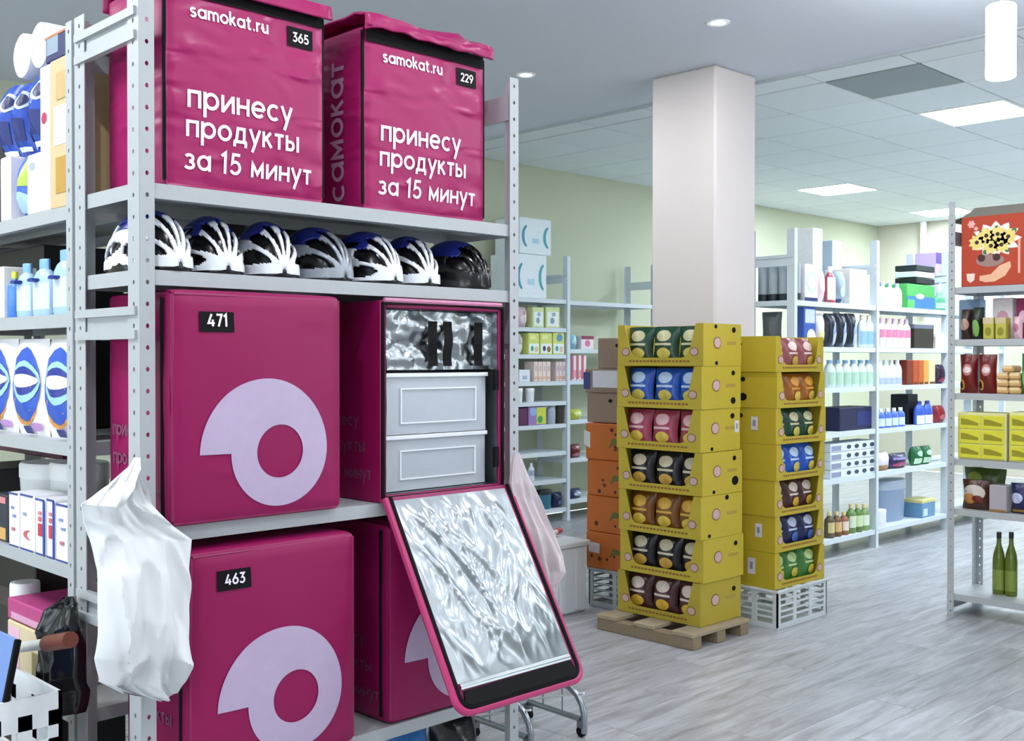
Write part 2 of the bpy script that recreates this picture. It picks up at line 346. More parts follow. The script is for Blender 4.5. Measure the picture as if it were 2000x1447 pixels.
def shelf(parent, x0, x1, y0, y1, z, m, th=.035):
    mb = MB()
    mb.box(x0, y0, z - .003, x1, y1, z)
    for a in ((x0, y0, z - th, x1, y0 + .003, z - .003), (x0, y1 - .003, z - th, x1, y1, z - .003), (x0, y0 + .003, z - th, x0 + .003, y1 - .003, z - .003), (x1 - .003, y0 + .003, z - th, x1, y1 - .003, z - .003),
              (x0 + .003, y0 + .003, z - th, x1 - .003, y0 + .018, z - th + .003), (x0 + .003, (y0 + y1) / 2 - .02, z - .02, x1 - .003, (y0 + y1) / 2 + .02, z - .003)): mb.box(*a)
    return mb.build('shelf', m, parent)
def brace(parent, x, y0, y1, z, m, s, h=.075):
    mb = MB(); mb.box(x, y0, z, x + s * .004, y1, z + h)
    for zz in (z, z + h - .02): mb.box(min(x - s * .012, x), y0, zz, max(x - s * .012, x), y1, zz + .02)
    return mb.build('brace', m, parent)
def rack(label, o, rz, bays, depth, h, m, holes, braces, sides, group=None):
    """bays: list of (x0, x1, [shelf heights])"""
    t = thing('shelving_rack', label, 'shelving rack', (o[0], o[1], 0), rz, group)
    xs = [bays[0][0]] + [b[1] for b in bays]
    for k, x in enumerate(xs):
        sx = 1 if k < len(xs) - 1 else -1
        for y, sy in ((0, 1), (depth, -1)): post(t, x, y, sx, sy, h, m, holes)
        for z in braces: brace(t, x + sx * .004, .012, depth - .012, z, m, sx)
    for x0, x1, zs in bays:
        for z in zs: shelf(t, x0 + .006, x1 - .006, .006, depth - .03 if holes else depth - .006, z, m)
    return dict(t=t, o=o, rz=rz)
RA = rack('tall grey perforated steel rack holding the pink delivery bags', (1.149, 2.39), 0, [(0, 1.213, [1.805, 1.605, 1.005, .387, .10])], .352, 2.27, STEEL, True, (2.13, 1.445, .75), 0)
R90 = -PI / 2
RE = rack('steel rack of detergents and soaps at the end of the pink bag rack', (1.149, 4.0), R90, [(0, 1.240, [1.79, 1.515, 1.185, .87, .50, .12])], .40, 2.27, STEEL, True, (2.13, .75), 0)
RB = rack('long pale steel rack of household goods behind the column', (6.47, 3.93), 0, [(0, 1.135, [1.79, 1.48, 1.195, .88, .552, .135]), (1.135, 2.335, [1.79, 1.48, 1.195, .876, .555, .135]), (2.335, 3.5, [1.79, 1.48, 1.195, .876, .555, .135])], .36, 2.27, STEEL_B, False, (2.02,), 0)
RC = rack('grey perforated steel rack of food with a red sunflower box on top', (5.9, 2.632), R90, [(0, 1.2, [1.786, 1.503, 1.212, .855, .583, .119])], .38, 2.27, STEEL, True, (2.02, .03), 0)
RD = rack('pale steel rack of baby and paper goods against the back wall', (5.76, 6.45), 0, [(0, 1.21, [1.904, 1.659, 1.434, 1.206, 1.035, .84, .606, .368, .117]), (1.21, 2.43, [1.90, 1.48, 1.209, .866, .532, .175])], .36, 2.28, STEEL_B, False, (2.05,), 0)

RF = rack('added short steel rack of dark blocker boxes right behind the pink bag rack', (1.57, 2.80), 0, [(0, .64, [2.0, 1.56, 1.12, .68, .24])], .40, 2.27, STEEL, False, (2.13,), 0)  # added rack whose dark boxes close off the bright view behind the bags
# ================================================================== goods: builders (front at y = 0, base z = 0, centred on x)
def decal_fn(w, h, y=-.0012): return lambda a, b: ((a - .5) * w, y, b * h)
def add_decals(parent, decals, w, h, y=-.0012):
    for di, dcl in enumerate(decals or ()):
        x0, x1, z0, z1, col = dcl[:5]; sh = dcl[5] if len(dcl) > 5 else 'r'
        mb = MB(); cx, cz, rx, rz_ = (x0 + x1) / 2, (z0 + z1) / 2, (x1 - x0) / 2, (z1 - z0) / 2
        if sh == 'o': poly = [(cx + rx * math.cos(2 * PI * i / 20), cz + rz_ * math.sin(2 * PI * i / 20)) for i in range(20)]
        elif sh == 'd': poly = [(cx - rx, cz), (cx, cz - rz_), (cx + rx, cz), (cx, cz + rz_)]
        elif sh == 'c':
            poly = arc(cx + rx, cz, 2 * rx, rz_, 100, 260, 12) + arc(cx + rx * 1.25, cz, 1.35 * rx, rz_ * .86, 250, 110, 12)
        else: poly = [(x0, z0), (x1, z0), (x1, z1), (x0, z1)]
        mb.prism(poly, lambda a, b, t: ((a - .5) * w, t, b * h), y - di * .0006, .0005).build('print', mat(col, .45), parent)
def carton(T, w, d, h, col, decals=None, rough=.5, b=.004, lid=None):
    B(-w / 2, 0, 0, w / 2, d, h, b=min(b, w * .2)).build('body', mat(col, rough, 0, .02, 40), T)
    if lid: B(-w / 2 - .002, -.002, h * .82, w / 2 + .002, d + .002, h + .001, b=.003).build('lid', mat(lid, rough), T)
    add_decals(T, decals, w, h)
def bottle(T, w, d, h, col, cap='#e8ecf0', lab=None, style='oval', rough=.3, trans=0):
    r = w / 2; sy = min(1, d / w)
    P = {'oval': [(.55, 0), (.92, .01), (1, .05), (1, .55), (.93, .68), (.7, .78), (.42, .83), (.4, .86)],
         'round': [(.9, 0), (1, .02), (1, .62), (.92, .7), (.5, .8), (.36, .84), (.36, .88)],
         'jug': [(.9, 0), (1, .03), (.98, .6), (.8, .75), (.45, .86), (.4, .9)],
         'oil': [(.9, 0), (1, .015), (1, .55), (.85, .66), (.4, .8), (.33, .92), (.33, .93)]}[style]
    zc = P[-1][1]; cr = P[-1][0] + .06
    MB().lathe([(a * r, z * h) for a, z in P], 20, 1, sy, 0, r * sy).build('body', mat(col, rough, trans=trans, var=.04), T, True)
    MB().lathe([(cr * r, (zc - .03) * h), (cr * r, h * .99), (cr * r * .92, h)], 14, 1, sy, 0, r * sy).build('cap', mat(cap, .35), T, True)
    if lab:
        lc, z0, z1 = lab
        vs = MB(); vs.grid(lambda u, v: (1.012 * r * math.cos(PI * (1.12 + .76 * u)), r * sy + 1.012 * r * sy * math.sin(PI * (1.12 + .76 * u)), h * (z0 + (z1 - z0) * v)), 12, 1)
        vs.build('label', mat(lc, .45), T, True)
def pouch(T, w, d, h, col, decals=None, rough=.3, seal=True, gus=.0):
    def th(a, b): return max(0, (1 - abs(2 * a - 1) ** 2.6)) ** .8 * (max(0, math.sin(PI * min(1, max(0, b * .93 + .02 + gus)))) ** .55) * d / 2
    def P(a, b, s, e=0):
        k = 1 - .10 * math.sin(PI * b) ** 2
        return ((a - .5) * w * k, d / 2 + s * (th(a, b) * (1 + .06 * math.sin(17 * a + 9 * b)) + e), b * h)
    mb = MB().grid(lambda a, b: P(a, b, -1, .0006), 10, 10); mb.grid(lambda a, b: P(a, b, 1, .0006), 10, 10)
    n = len(mb.v) // 2; W_ = 11
    rim = [i for i in range(W_)] + [W_ * j + W_ - 1 for j in range(1, 11)] + [W_ * 10 + i for i in range(W_ - 2, -1, -1)] + [W_ * j for j in range(9, 0, -1)]
    mb.add([], []); mb.f += [(rim[i], rim[(i + 1) % len(rim)], n + rim[(i + 1) % len(rim)], n + rim[i]) for i in range(len(rim))]
    mb.build('body', mat(col, rough, 0, .25, 14, .1), T, True)
    for di, dc in enumerate(decals or ()):
        x0, x1, z0, z1, c = dc[:5]; sh = dc[5] if len(dc) > 5 else 'r'; m2 = MB()
        if sh == 'o':
            cx, cz = (x0 + x1) / 2, (z0 + z1) / 2
            m2.grid(lambda u, v: P(cx + (x1 - x0) / 2 * v * math.cos(2 * PI * u), cz + (z1 - z0) / 2 * v * math.sin(2 * PI * u), -1, .0025 + di * .0011), 16, 3, closed=True)
        else: m2.grid(lambda u, v: P(x0 + (x1 - x0) * u, z0 + (z1 - z0) * v, -1, .0025 + di * .0011), 5, 4)
        m2.build('print', mat(c, .4), T, True)
def tub(T, w, d, h, col, lid='#f4f6f6', decals=None):
    r = w / 2; sy = min(1, d / w)
    MB().lathe([(.85 * r, 0), (.88 * r, .01), (.97 * r, h * .78)], 22, 1, sy, 0, r * sy).build('body', mat(col, .4), T, True)
    MB().lathe([(r, h * .78), (r, h * .97), (.94 * r, h)], 22, 1, sy, 0, r * sy).build('lid', mat(lid, .35), T, True)
def roll(T, w, d, h, col, lid='#20262a'):
    r = w / 2
    MB().lathe([(.97 * r, 0), (r, .01), (r, h * .98), (.8 * r, h)], 20, 1, 1, 0, r).build('body', mat(col, .5), T, True)
    MB().lathe([(1.02 * r, h * .02), (1.02 * r, h * .2)], 20, 1, 1, 0, r, cap=False).build('band', mat(lid, .4), T, True)
KINDS = dict(carton=carton, bottle=bottle, pouch=pouch, tub=tub, roll=roll)
def world(R, lx, ly, z):
    c, s = math.cos(R['rz']), math.sin(R['rz']); return (R['o'][0] + lx * c - ly * s, R['o'][1] + lx * s + ly * c, z)
def put(R, z, u0, u1, vt, kind, name, label, cat, *a, n=1, group=None, ly=.03, d=None, gap=.004, h=None, dz=0, rot=0, **k):
    ax = 1 if R['rz'] == 0 else 0; val = R['o'][ax] + ly; vm = 700 + (vt - 700) * .5
    p0, p1 = onp(u0, vt, ax, val), onp(u1, vt, ax, val)
    l0, l1 = ((p0.x - R['o'][0], p1.x - R['o'][0]) if ax else (R['o'][1] - p0.y, R['o'][1] - p1.y))
    H = h or (onp((u0 + u1) / 2, vt, ax, val).z - z - dz); w = (l1 - l0) / n; out = []
    for i in range(n):
        T = thing(name, label, cat, world(R, l0 + w * (i + .5), ly, z + dz), R['rz'] + rot, group)
        KINDS[kind](T, w - gap, d or min(w, .16), H, *a, **k); out.append(T)
    return out

# ================================================================== pink delivery bags
def soft_box(w, d, h, r, bul, N=14, wob=.0025):
    hx, hy, hz = w / 2, d / 2, h / 2; mb = MB()
    def pt(p):
        q = Vector(p); i = Vector((max(-hx + r, min(hx - r, q.x)), max(-hy + r, min(hy - r, q.y)), max(-hz + r, min(hz - r, q.z))))
        dd = q - i; o = i + (dd.normalized() * r if dd.length > 1e-6 else dd)
        X, Y_, Z_ = q.x / hx, q.y / hy, q.z / hz
        o.y += Y_ ** 7 * bul * (1 - X * X) * (1 - Z_ * Z_); o.x += X ** 7 * bul * .7 * (1 - Y_ * Y_) * (1 - Z_ * Z_)
        if Z_ > 0: o.z += Z_ ** 7 * bul * .5 * (1 - X * X) * (1 - Y_ * Y_)
        nn = noise.noise(o * 9) * wob
        if o.z > -hz + .02: o += Vector((nn, nn, 0))
        return (o.x, o.y + hy, o.z + hz)
    e = [-1 + 2 * i / N for i in range(N + 1)]
    k = lambda t: math.copysign(1 - (1 - abs(t)) ** 1.6, t)
    for s in (-1, 1):
        mb.grid(lambda a, b: pt((k(2 * a - 1) * hx, s * hy, k(2 * b - 1) * hz)), N, N)
        mb.grid(lambda a, b: pt((s * hx, k(2 * a - 1) * hy, k(2 * b - 1) * hz)), N, N)
        mb.grid(lambda a, b: pt((k(2 * a - 1) * hx, k(2 * b - 1) * hy, s * hz)), N, N)
    def surf(x, z, e=.0022):                            # point of the front face
        X, Z_ = x / hx, (z - hz) / hz
        o = Vector((x, -hy - bul * (1 - X * X) * (1 - Z_ * Z_), z - hz)); o.y += noise.noise(o * 9) * wob
        return (x, o.y + hy - e, z)
    def side(t, z, e=.0022):                            # point of the left face; t = distance from the front
        Y_, Z_ = (t - hy) / hy, (z - hz) / hz
        return (-hx - bul * .7 * (1 - Y_ * Y_) * (1 - Z_ * Z_) - e - .002, t, z)
    return mb, surf, side
def weld(o):
    md = o.modifiers.new('weld', 'WELD'); md.merge_threshold = .0005; return o
def plate(T, surf, x0, x1, z0, z1, digits, tx0, tx1, tz):
    p = MB().grid(lambda a, b: surf(x0 + (x1 - x0) * a, z0 + (z1 - z0) * b, .0028), 4, 4).build('number_plate', PLATE, T)
    lettering(digits, tx0, tx1, tz, lambda x, z: surf(x, z, .0045), w=.12, parent=p, m=PRINT, name='digits')
def piping(T, w, h, d, m=BLACK, r=.005, side_only=False):
    for x in (-w / 2 + .004, w / 2 - .004): MB().tube([(x, .006, .015), (x, .006, h - .015)], r, 8).build('piping', m, T, True)
LINES = (('принесу', .056, .346, .192), ('продукты', .053, .367, .123), ('за 15 минут', .049, .406, .045))
def text_bag(loc, label, num, rz=0, crumple=0):
    w, d, h = .452, .30, .500
    T = thing('delivery_bag', label, 'delivery bag', loc, rz, None)
    mb, surf, side = soft_box(w, d, h, .014, .012); weld(mb.build('body', PINK_TOP, T, True)); piping(T, w, h, d)
    S = lambda x, z: surf(x - w / 2, z)
    for t, a, b, z in LINES: lettering(t, a, b, z, S, parent=T, m=PRINT, w=.1)
    lettering('samokat.ru', .065, .278, .408, S, parent=T, m=PRINT, w=.12)
    plate(T, lambda x, z, e: surf(x - w / 2, z, e), .333, .411, .392, .443, num, .348, .398, .405)
    lettering('самокат', .03, .415, .075, lambda a, b: side(b, a), parent=T, m=mat('#b795ab', .5), w=.1)
    def lidp(a, b):                                       # lid flap folded over the top edge: profile along b
        prof = [(d + .004, h - .03), (d + .004, h + .018), (d * .5, h + .026), (.03, h + .022), (-.012, h + .012), (-.018, h - .006), (-.020, h - .022)]
        k = b * 6; i = min(5, int(k)); f = k - i; y = prof[i][0] * (1 - f) + prof[i + 1][0] * f; z = prof[i][1] * (1 - f) + prof[i + 1][1] * f
        x = (a - .5) * (w + .016)
        cr = crumple * (max(0, .5 + noise.noise(Vector((x * 14, b * 5, 3.1)))) ) * (1 if b > .45 else .2)
        return (x, y - cr * .6, z + cr)
    o = MB().grid(lidp, 26, 18).build('lid', PINK_TOP, T, True)
    md = o.modifiers.new('thick', 'SOLIDIFY'); md.thickness = .006; md.offset = -1
    MB().grid(lambda a, b: surf((a - .5) * (w - .02), h - .044 + .036 * b, .0035), 8, 3).build('zipper', BLACK, T)
    hb = MB().tube([(-.06, d * .5, h + .024), (-.05, d * .5, h + .05), (.05, d * .5, h + .05), (.06, d * .5, h + .024)], .008, 8)
    hb.build('handle', BLACK, T, True)
    return T
text_bag((1.223 + .226, 2.418, 1.805), 'tall pink delivery bag numbered 365 on the top shelf, beside the end post', '365')
text_bag((1.798 + .226, 2.418, 1.805), 'tall pink delivery bag numbered 229 on the top shelf, its lid crumpled', '229', crumple=.016)
def logo(T, surf, cx, cz, k=1.0):
    r1, r2, off, rh = .179 * k, .1385 * k, .0405 * k, .066 * k; out = []
    n = 40
    up = [(cx + r1 * math.cos(PI - PI * i / n), cz + r1 * math.sin(PI - PI * i / n)) for i in range(n + 1)]
    lo = [(cx + off + r2 * math.cos(-PI * i / n), cz + r2 * math.sin(-PI * i / n)) for i in range(n + 1)]
    hc = (cx + off - .002, cz - .002); mb = MB()
    for seg in (up, lo):
        inner = []
        for p in seg:
            a = math.atan2(p[1] - hc[1], p[0] - hc[0]); inner.append((hc[0] + rh * math.cos(a), hc[1] + rh * math.sin(a)))
        K = 5; V = []
        for i, p in enumerate(seg):
            for j in range(K + 1): V.append(surf(inner[i][0] + (p[0] - inner[i][0]) * j / K, inner[i][1] + (p[1] - inner[i][1]) * j / K))
        mb.add(V, [(i * (K + 1) + j, i * (K + 1) + j + 1, (i + 1) * (K + 1) + j + 1, (i + 1) * (K + 1) + j) for i in range(n) for j in range(K)])
    mb.build('logo', LOGO, T, True)
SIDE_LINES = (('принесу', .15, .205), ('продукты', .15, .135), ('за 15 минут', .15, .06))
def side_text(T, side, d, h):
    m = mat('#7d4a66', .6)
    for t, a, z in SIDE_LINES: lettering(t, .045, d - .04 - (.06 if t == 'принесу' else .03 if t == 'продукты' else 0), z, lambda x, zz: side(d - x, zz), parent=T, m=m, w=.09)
def logo_bag(loc, label, num, w=.48, h=.556, d=.33, rz=0):
    T = thing('delivery_bag', label, 'delivery bag', loc, rz)
    mb, surf, side = soft_box(w, d, h, .018, .010); weld(mb.build('body', PINK, T, True))
    MB().tube([(-w / 2 - .001, .034, .02), (-w / 2 - .001, .034, h - .02)], .006, 8).build('zipper', BLACK, T, True)
    S = lambda x, z: surf(x - w / 2, z)
    logo(T, S, .25 * w / .48, .166)
    if num: plate(T, lambda x, z, e: surf(x - w / 2, z, e), .072, .162, .457, .505, num, .092, .145, .470)
    MB().tube([(-w / 2 + .012, .006, h - .012), (w / 2 - .012, .006, h - .012)], .005, 8).build('piping', PINK_T, T, True)
    for x in (-w / 2 + .008, w / 2 - .008): MB().tube([(x, .006, .015), (x, .006, h - .012)], .005, 8).build('piping', PINK_T, T, True)
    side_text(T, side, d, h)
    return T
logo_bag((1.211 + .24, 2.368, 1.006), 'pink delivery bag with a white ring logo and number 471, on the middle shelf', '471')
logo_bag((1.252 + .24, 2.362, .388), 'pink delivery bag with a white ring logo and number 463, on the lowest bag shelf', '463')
logo_bag((1.868 + .22, 2.395, .388), 'pink delivery bag partly hidden behind the hanging silver-lined flap', None, w=.44)

# open bag with foil lining
def open_bag():
    w, d, h, t = .462, .335, .552, .02; x0 = 1.832
    T = thing('delivery_bag', 'open pink delivery bag with silver foil lining and its flap hanging down', 'delivery bag', (x0 + w / 2, 2.385, 1.006))
    hw = w / 2
    mb = MB()
    for a in ((-hw, 0, 0, -hw + t, d, h), (hw - t, 0, 0, hw, d, h), (-hw + t, 0, h - t, hw - t, d, h), (-hw + t, 0, 0, hw - t, d, t), (-hw + t, d - t, t, hw - t, d, h - t)): mb.box(*a, b=.003)
    mb.build('body', PINK, T)
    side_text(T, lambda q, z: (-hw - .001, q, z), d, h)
    ln = MB(); g = .0015
    W_ = lambda x, y, s=.006: s * noise.noise(Vector((x * 11, y * 11, 5)))
    ln.grid(lambda a, b: (-hw + t + g + abs(W_(a, b)), .004 + a * (d - t - .006), t + b * (h - 2 * t)), 12, 16)
    ln.grid(lambda a, b: (hw - t - g - abs(W_(a, b + 3)), .004 + a * (d - t - .006), t + b * (h - 2 * t)), 12, 16)
    ln.grid(lambda a, b: (-hw + t + a * (w - 2 * t), d - t - g - abs(W_(a + 7, b, .012)), t + b * (h - 2 * t)), 20, 16)
    ln.grid(lambda a, b: (-hw + t + a * (w - 2 * t), .004 + b * (d - t - .006), h - t - g), 6, 6)
    ln.grid(lambda a, b: (-hw + t + a * (w - 2 * t), .004 + b * (d - t - .006), t + g), 6, 6)
    ln.build('lining', FOIL, T, True)
    # foil curtain across the top of the opening with velcro straps
    z0, z1 = .362, h - t - .004
    cur = MB().grid(lambda a, b: (-hw + t + .002 + a * (w - 2 * t - .004), .030 + .016 * noise.noise(Vector((a * 6, b * 3.5, 1))) + .010 * noise.noise(Vector((a * 15, b * 8, 2))), z0 + (z1 - z0) * b), 40, 22)
    c = cur.build('foil_curtain', FOIL, T, True)
    for xa in (.178, .235, .354):
        MB().grid(lambda a, b: (-hw + xa + .034 * a + .002 * math.sin(7 * b + xa * 40), .012 + .002 * math.sin(9 * b), .372 + .128 * b), 2, 8).build('velcro_strap', BLACK, T)
    bd = MB()
    bd.tube([(-hw + .006, -.003, .012), (-hw + .006, -.003, h - .008), (hw - .006, -.003, h - .008), (hw - .006, -.003, .012), (-hw + .006, -.003, .012)], .006, 8)
    bd.build('binding', BLACK, T, True)
    MB().tube([(-hw + .012, -.002, h + .001), (hw - .012, -.002, h + .001)], .007, 8).build('piping', mat('#c77f9f', .4), T, True)
    bk = MB()
    for z in (.07, .30): bk.box(hw - t - .018, -.004, z, hw - t - .002, .006, z + .06)
    bk.build('buckle_strap', BLACK, T)
    # flap
    th = math.radians(30.5); Lf = .60; D = Vector((0, -math.sin(th), -math.cos(th))); Nn = Vector((0, -math.cos(th), math.sin(th))); H0 = Vector((0, -.004, .008))
    P = lambda x, s, e: tuple(H0 + Vector((x, 0, 0)) + D * s + Nn * e)
    rc = .035; out = [(-hw + .006, 0), (hw + .004, 0)]
    out += [(hw + .004 - rc + rc * math.cos(q), Lf - rc + rc * math.sin(q)) for q in [PI / 2 * i / 6 for i in range(7)]]
    out += [(-hw + .006 + rc + rc * math.cos(q), Lf - rc + rc * math.sin(q)) for q in [PI / 2 + PI / 2 * i / 6 for i in range(7)]]
    F = MB().prism(out, lambda a, b, t_: P(a, b, t_), 0, .018).build('flap', PINK_T, T)
    MB().tube([P(x, s, .010) for x, s in out[1:] + [out[0]]], .011, 8).build('flap_piping', mat('#b22b66', .4), F, True)
    MB().tube([P(x * .955, s * .985 if s > .1 else s, .017) for x, s in out[1:] + [out[0]]], .007, 8).build('binding', BLACK, F, True)
    iw = hw - .022
    def fp(a, b):
        x = -iw + 2 * iw * a; s = .012 + (Lf - .085) * b; e = 1 - (2 * a - 1) ** 8
        q = Vector((a * 5 - b * 2.2, b * 2.0, 4)); r = 1 - abs(noise.noise(q)) * 2.2
        q2 = Vector((a * 10 + b * 3, b * 5, 9)); r2 = 1 - abs(noise.noise(q2)) * 2.2
        return P(x, s, .021 + e * min(1, 8 * b, 8 * (1 - b)) * (.010 * max(0, r) ** 2 + .004 * max(0, r2) ** 2))
    MB().grid(fp, 60, 80).build('flap_lining', FOIL, F, True)
    MB().grid(lambda a, b: P(-iw + .004 + (2 * iw - .008) * a, Lf - .072 + .016 * b, .024 + .002 * math.sin(b * PI)), 10, 4).build('foil_hem', FOIL, F, True)
    MB().prism([(-iw + .012, Lf - .052), (iw - .006, Lf - .054), (iw + .002, Lf - .020), (iw - .016, Lf - .012), (-iw + .022, Lf - .012), (-iw + .002, Lf - .022)], P, .018, .0245).build('velcro_strip', BLACK, F)
    return T
open_bag()
CLEAR = mat('#c9d0d6', .18, 0, .05, 12, .05, alpha=.62); CLEAR_E = mat('#e9eef2', .2, alpha=.9)
def container(loc, label, w, d, h):
    T = thing('plastic_container', label, 'container', loc, 0)
    hw = w / 2; mb = MB(); t = .004
    for a in ((-hw, 0, 0, hw, t, h), (-hw, d - t, 0, hw, d, h), (-hw, t, 0, -hw + t, d - t, h), (hw - t, t, 0, hw, d - t, h), (-hw + t, t, 0, hw - t, d - t, t)): mb.box(*a)
    mb.build('body', CLEAR, T)
    r = MB(); 
    for a in ((-hw - .006, -.007, h - .012, hw + .006, 0, h), (-hw - .006, d, h - .012, hw + .006, d + .006, h), (-hw - .006, 0, h - .012, -hw, d, h), (hw, 0, h - .012, hw + .006, d, h)): r.box(*a, b=.002)
    r.build('rim', CLEAR_E, T)
    e = MB(); 
    for a in ((-hw + .05, -.004, .03, hw - .04, 0, .034), (-hw + .05, -.004, h - .046, hw - .04, 0, h - .042), (-hw + .05, -.004, .034, -hw + .054, 0, h - .046), (hw - .044, -.004, .034, hw - .04, 0, h - .046)): e.box(*a)
    e.build('moulded_frame', CLEAR_E, T)
    return T
container((2.058, 2.415, 1.03), 'lower of two clear plastic containers in the open pink bag', .375, .26, .155)
container((2.058, 2.412, 1.187), 'upper of two clear plastic containers in the open pink bag', .375, .26, .172)

# ================================================================== bicycle helmets
def helmet_meshes(cs, cl, ct, lay):
    A, Bq, Cz = .078, .135, .142; nu, nv = 84, 56
    def pt(a, b, k=1): 
        al = math.radians(-97 + 194 * a); be = math.radians(-88 + 176 * b)
        y = Bq * math.sin(be); x = A * math.cos(be) ** .75 * math.sin(al); z = Cz * math.cos(be) ** .8 * math.cos(al)
        return (x * k, (y * (1 - .02 * (1 - k) * 50)) * k, max(-.004, z * k) + .012)
    slots = lay
    S, T = MB(), MB()
    vs = [pt(i / nu, j / nv) for j in range(nv + 1) for i in range(nu + 1)]
    fs, ft = [], []
    for j in range(nv):
        for i in range(nu):
            al = -97 + 194 * (i + .5) / nu; be = -88 + 176 * (j + .5) / nv; cut = False
            for a0, b0, wa, lb in slots:
                q = ((al - a0 - .12 * (be - b0) * (1 if a0 > 0 else -1 if a0 < 0 else 0)) / wa) ** 2 + ((be - b0) / lb) ** 2
                if q < 1: cut = True
            if cut: continue
            f = (j * (nu + 1) + i, j * (nu + 1) + i + 1, (j + 1) * (nu + 1) + i + 1, (j + 1) * (nu + 1) + i)
            (ft if abs(be + 2) < 30 and abs(al) < 50 else fs).append(f)
    def sub(fcs, m):
        use = sorted({i for f in fcs for i in f}); mp = {u: k for k, u in enumerate(use)}; q = MB().add([vs[u] for u in use], [tuple(mp[i] for i in f) for f in fcs]); return q.mesh(m, True)
    Lm = MB().grid(lambda a, b: pt(a, b, .90), 28, 20)
    rim = MB(); rim.lathe([(1, 0), (1.02, .006), (1, .020), (.94, .020), (.94, 0)], 28, A * 1.0, Bq * .985, 0, 0, cap=False)
    return sub(fs, cs), sub(ft, ct), Lm.mesh(cl, True), rim.mesh(cl, True)
LAY1 = [(0, -52, 9, 26), (27, -50, 10, 28), (-27, -50, 10, 28), (55, -42, 11, 30), (-55, -42, 11, 30), (80, -30, 8, 26), (-80, -30, 8, 26), (0, 45, 9, 28), (30, 40, 9, 30), (-30, 40, 9, 30), (58, 36, 9, 30), (-58, 36, 9, 30), (16, 2, 5, 17), (-16, 2, 5, 17), (45, 2, 6, 18), (-45, 2, 6, 18)]
LAY2 = [(14, -48, 9, 30), (-14, -48, 9, 30), (42, -46, 11, 32), (-42, -46, 11, 32), (70, -36, 10, 34), (-70, -36, 10, 34), (14, 42, 9, 30), (-14, 42, 9, 30), (45, 38, 10, 32), (-45, 38, 10, 32), (72, 30, 8, 30), (-72, 30, 8, 30)]
BLUE_H = mat('#1b2a86', .25); WH_H = mat('#e8ebf0', .22); GR_H = mat('#9aa0a8', .25)
H1 = helmet_meshes(WH_H, BLK_G, BLUE_H, LAY1); H2 = helmet_meshes(WH_H, BLK_G, BLUE_H, LAY2); H3 = helmet_meshes(GR_H, BLK_G, BLUE_H, LAY2); H4 = helmet_meshes(mat('#17181b', .2), BLK_G, BLUE_H, LAY1[:5])
HEL = [(1.235, 2.525, H2, .12, 'white and blue bicycle helmet lying right behind the end post'), (1.398, 2.54, H1, -.10, 'white bicycle helmet with wide dark vents, second from the end post'),
       (1.56, 2.535, H2, -.14, 'white and grey bicycle helmet turned aside between two white helmets'), (1.722, 2.55, H3, .14, 'dull grey bicycle helmet with a blue top'),
       (1.884, 2.535, H1, .1, 'white bicycle helmet with blue top and fan of ribs over the open bag'), (2.046, 2.545, H2, -.12, 'white ribbed bicycle helmet next to the black helmet'), (2.215, 2.53, H4, .15, 'black bicycle helmet with a blue top at the far end')]
for x, y, hm, rz, lb in HEL:
    T = thing('bicycle_helmet', lb, 'helmet', (x, y, 1.606), rz, 'bicycle helmets in a row on the narrow shelf')
    for nm, me in zip(('shell', 'top_panel', 'liner', 'rim'), hm):
        o = link(nm, me, T)
        if nm in ('shell', 'top_panel'): md = o.modifiers.new('thick', 'SOLIDIFY'); md.thickness = .007; md.offset = -1
    MB().tube([(-.065, -.02, .012), (-.05, -.05, -.001 + .006), (.0, -.07, .006), (.05, -.05, .006), (.065, -.02, .012)], .004, 6).build('chin_strap', BLACK, T, True)

# ================================================================== snack display boxes
CH = dict(green=('#14402a', '#cfc9a0', '#d8c75a'), blue=('#1d55b8', '#bcd3ee', '#d9c45a'), pink=('#a8405a', '#e6b9bd', '#e3c453'), black=('#14131c', '#cfc3a6', '#d2a548'), amber=('#7c4a12', '#d6a73c', '#e0c04a'),
          brown=('#4a2524', '#d9c9bd', '#dcae3a'), red=('#8d4a4c', '#e6ccc6', '#caa64a'), orange=('#9c5a12', '#d99a3c', '#e2c45a'), navy=('#1b2350', '#b9c2dd', '#4a6fc0'), lime=('#3f7a34', '#b9cf8a', '#d8c24a'))
def emblem(P, fn, cx, cz, r):                             # round pale emblem with a dark rim
    e = MB().prism([(cx + 1.15 * r * math.cos(2 * PI * i / 18), cz + r * math.sin(2 * PI * i / 18)) for i in range(18)], lambda a, b, t: fn(a, b, t), 0, .0012).build('emblem', mat('#6d4a33', .5), P)
    MB().prism([(cx + .98 * r * math.cos(2 * PI * i / 18), cz + .84 * r * math.sin(2 * PI * i / 18)) for i in range(18)], lambda a, b, t: fn(a, b, t), .0012, .002).build('emblem_face', mat('#c9a6a0', .5), e)
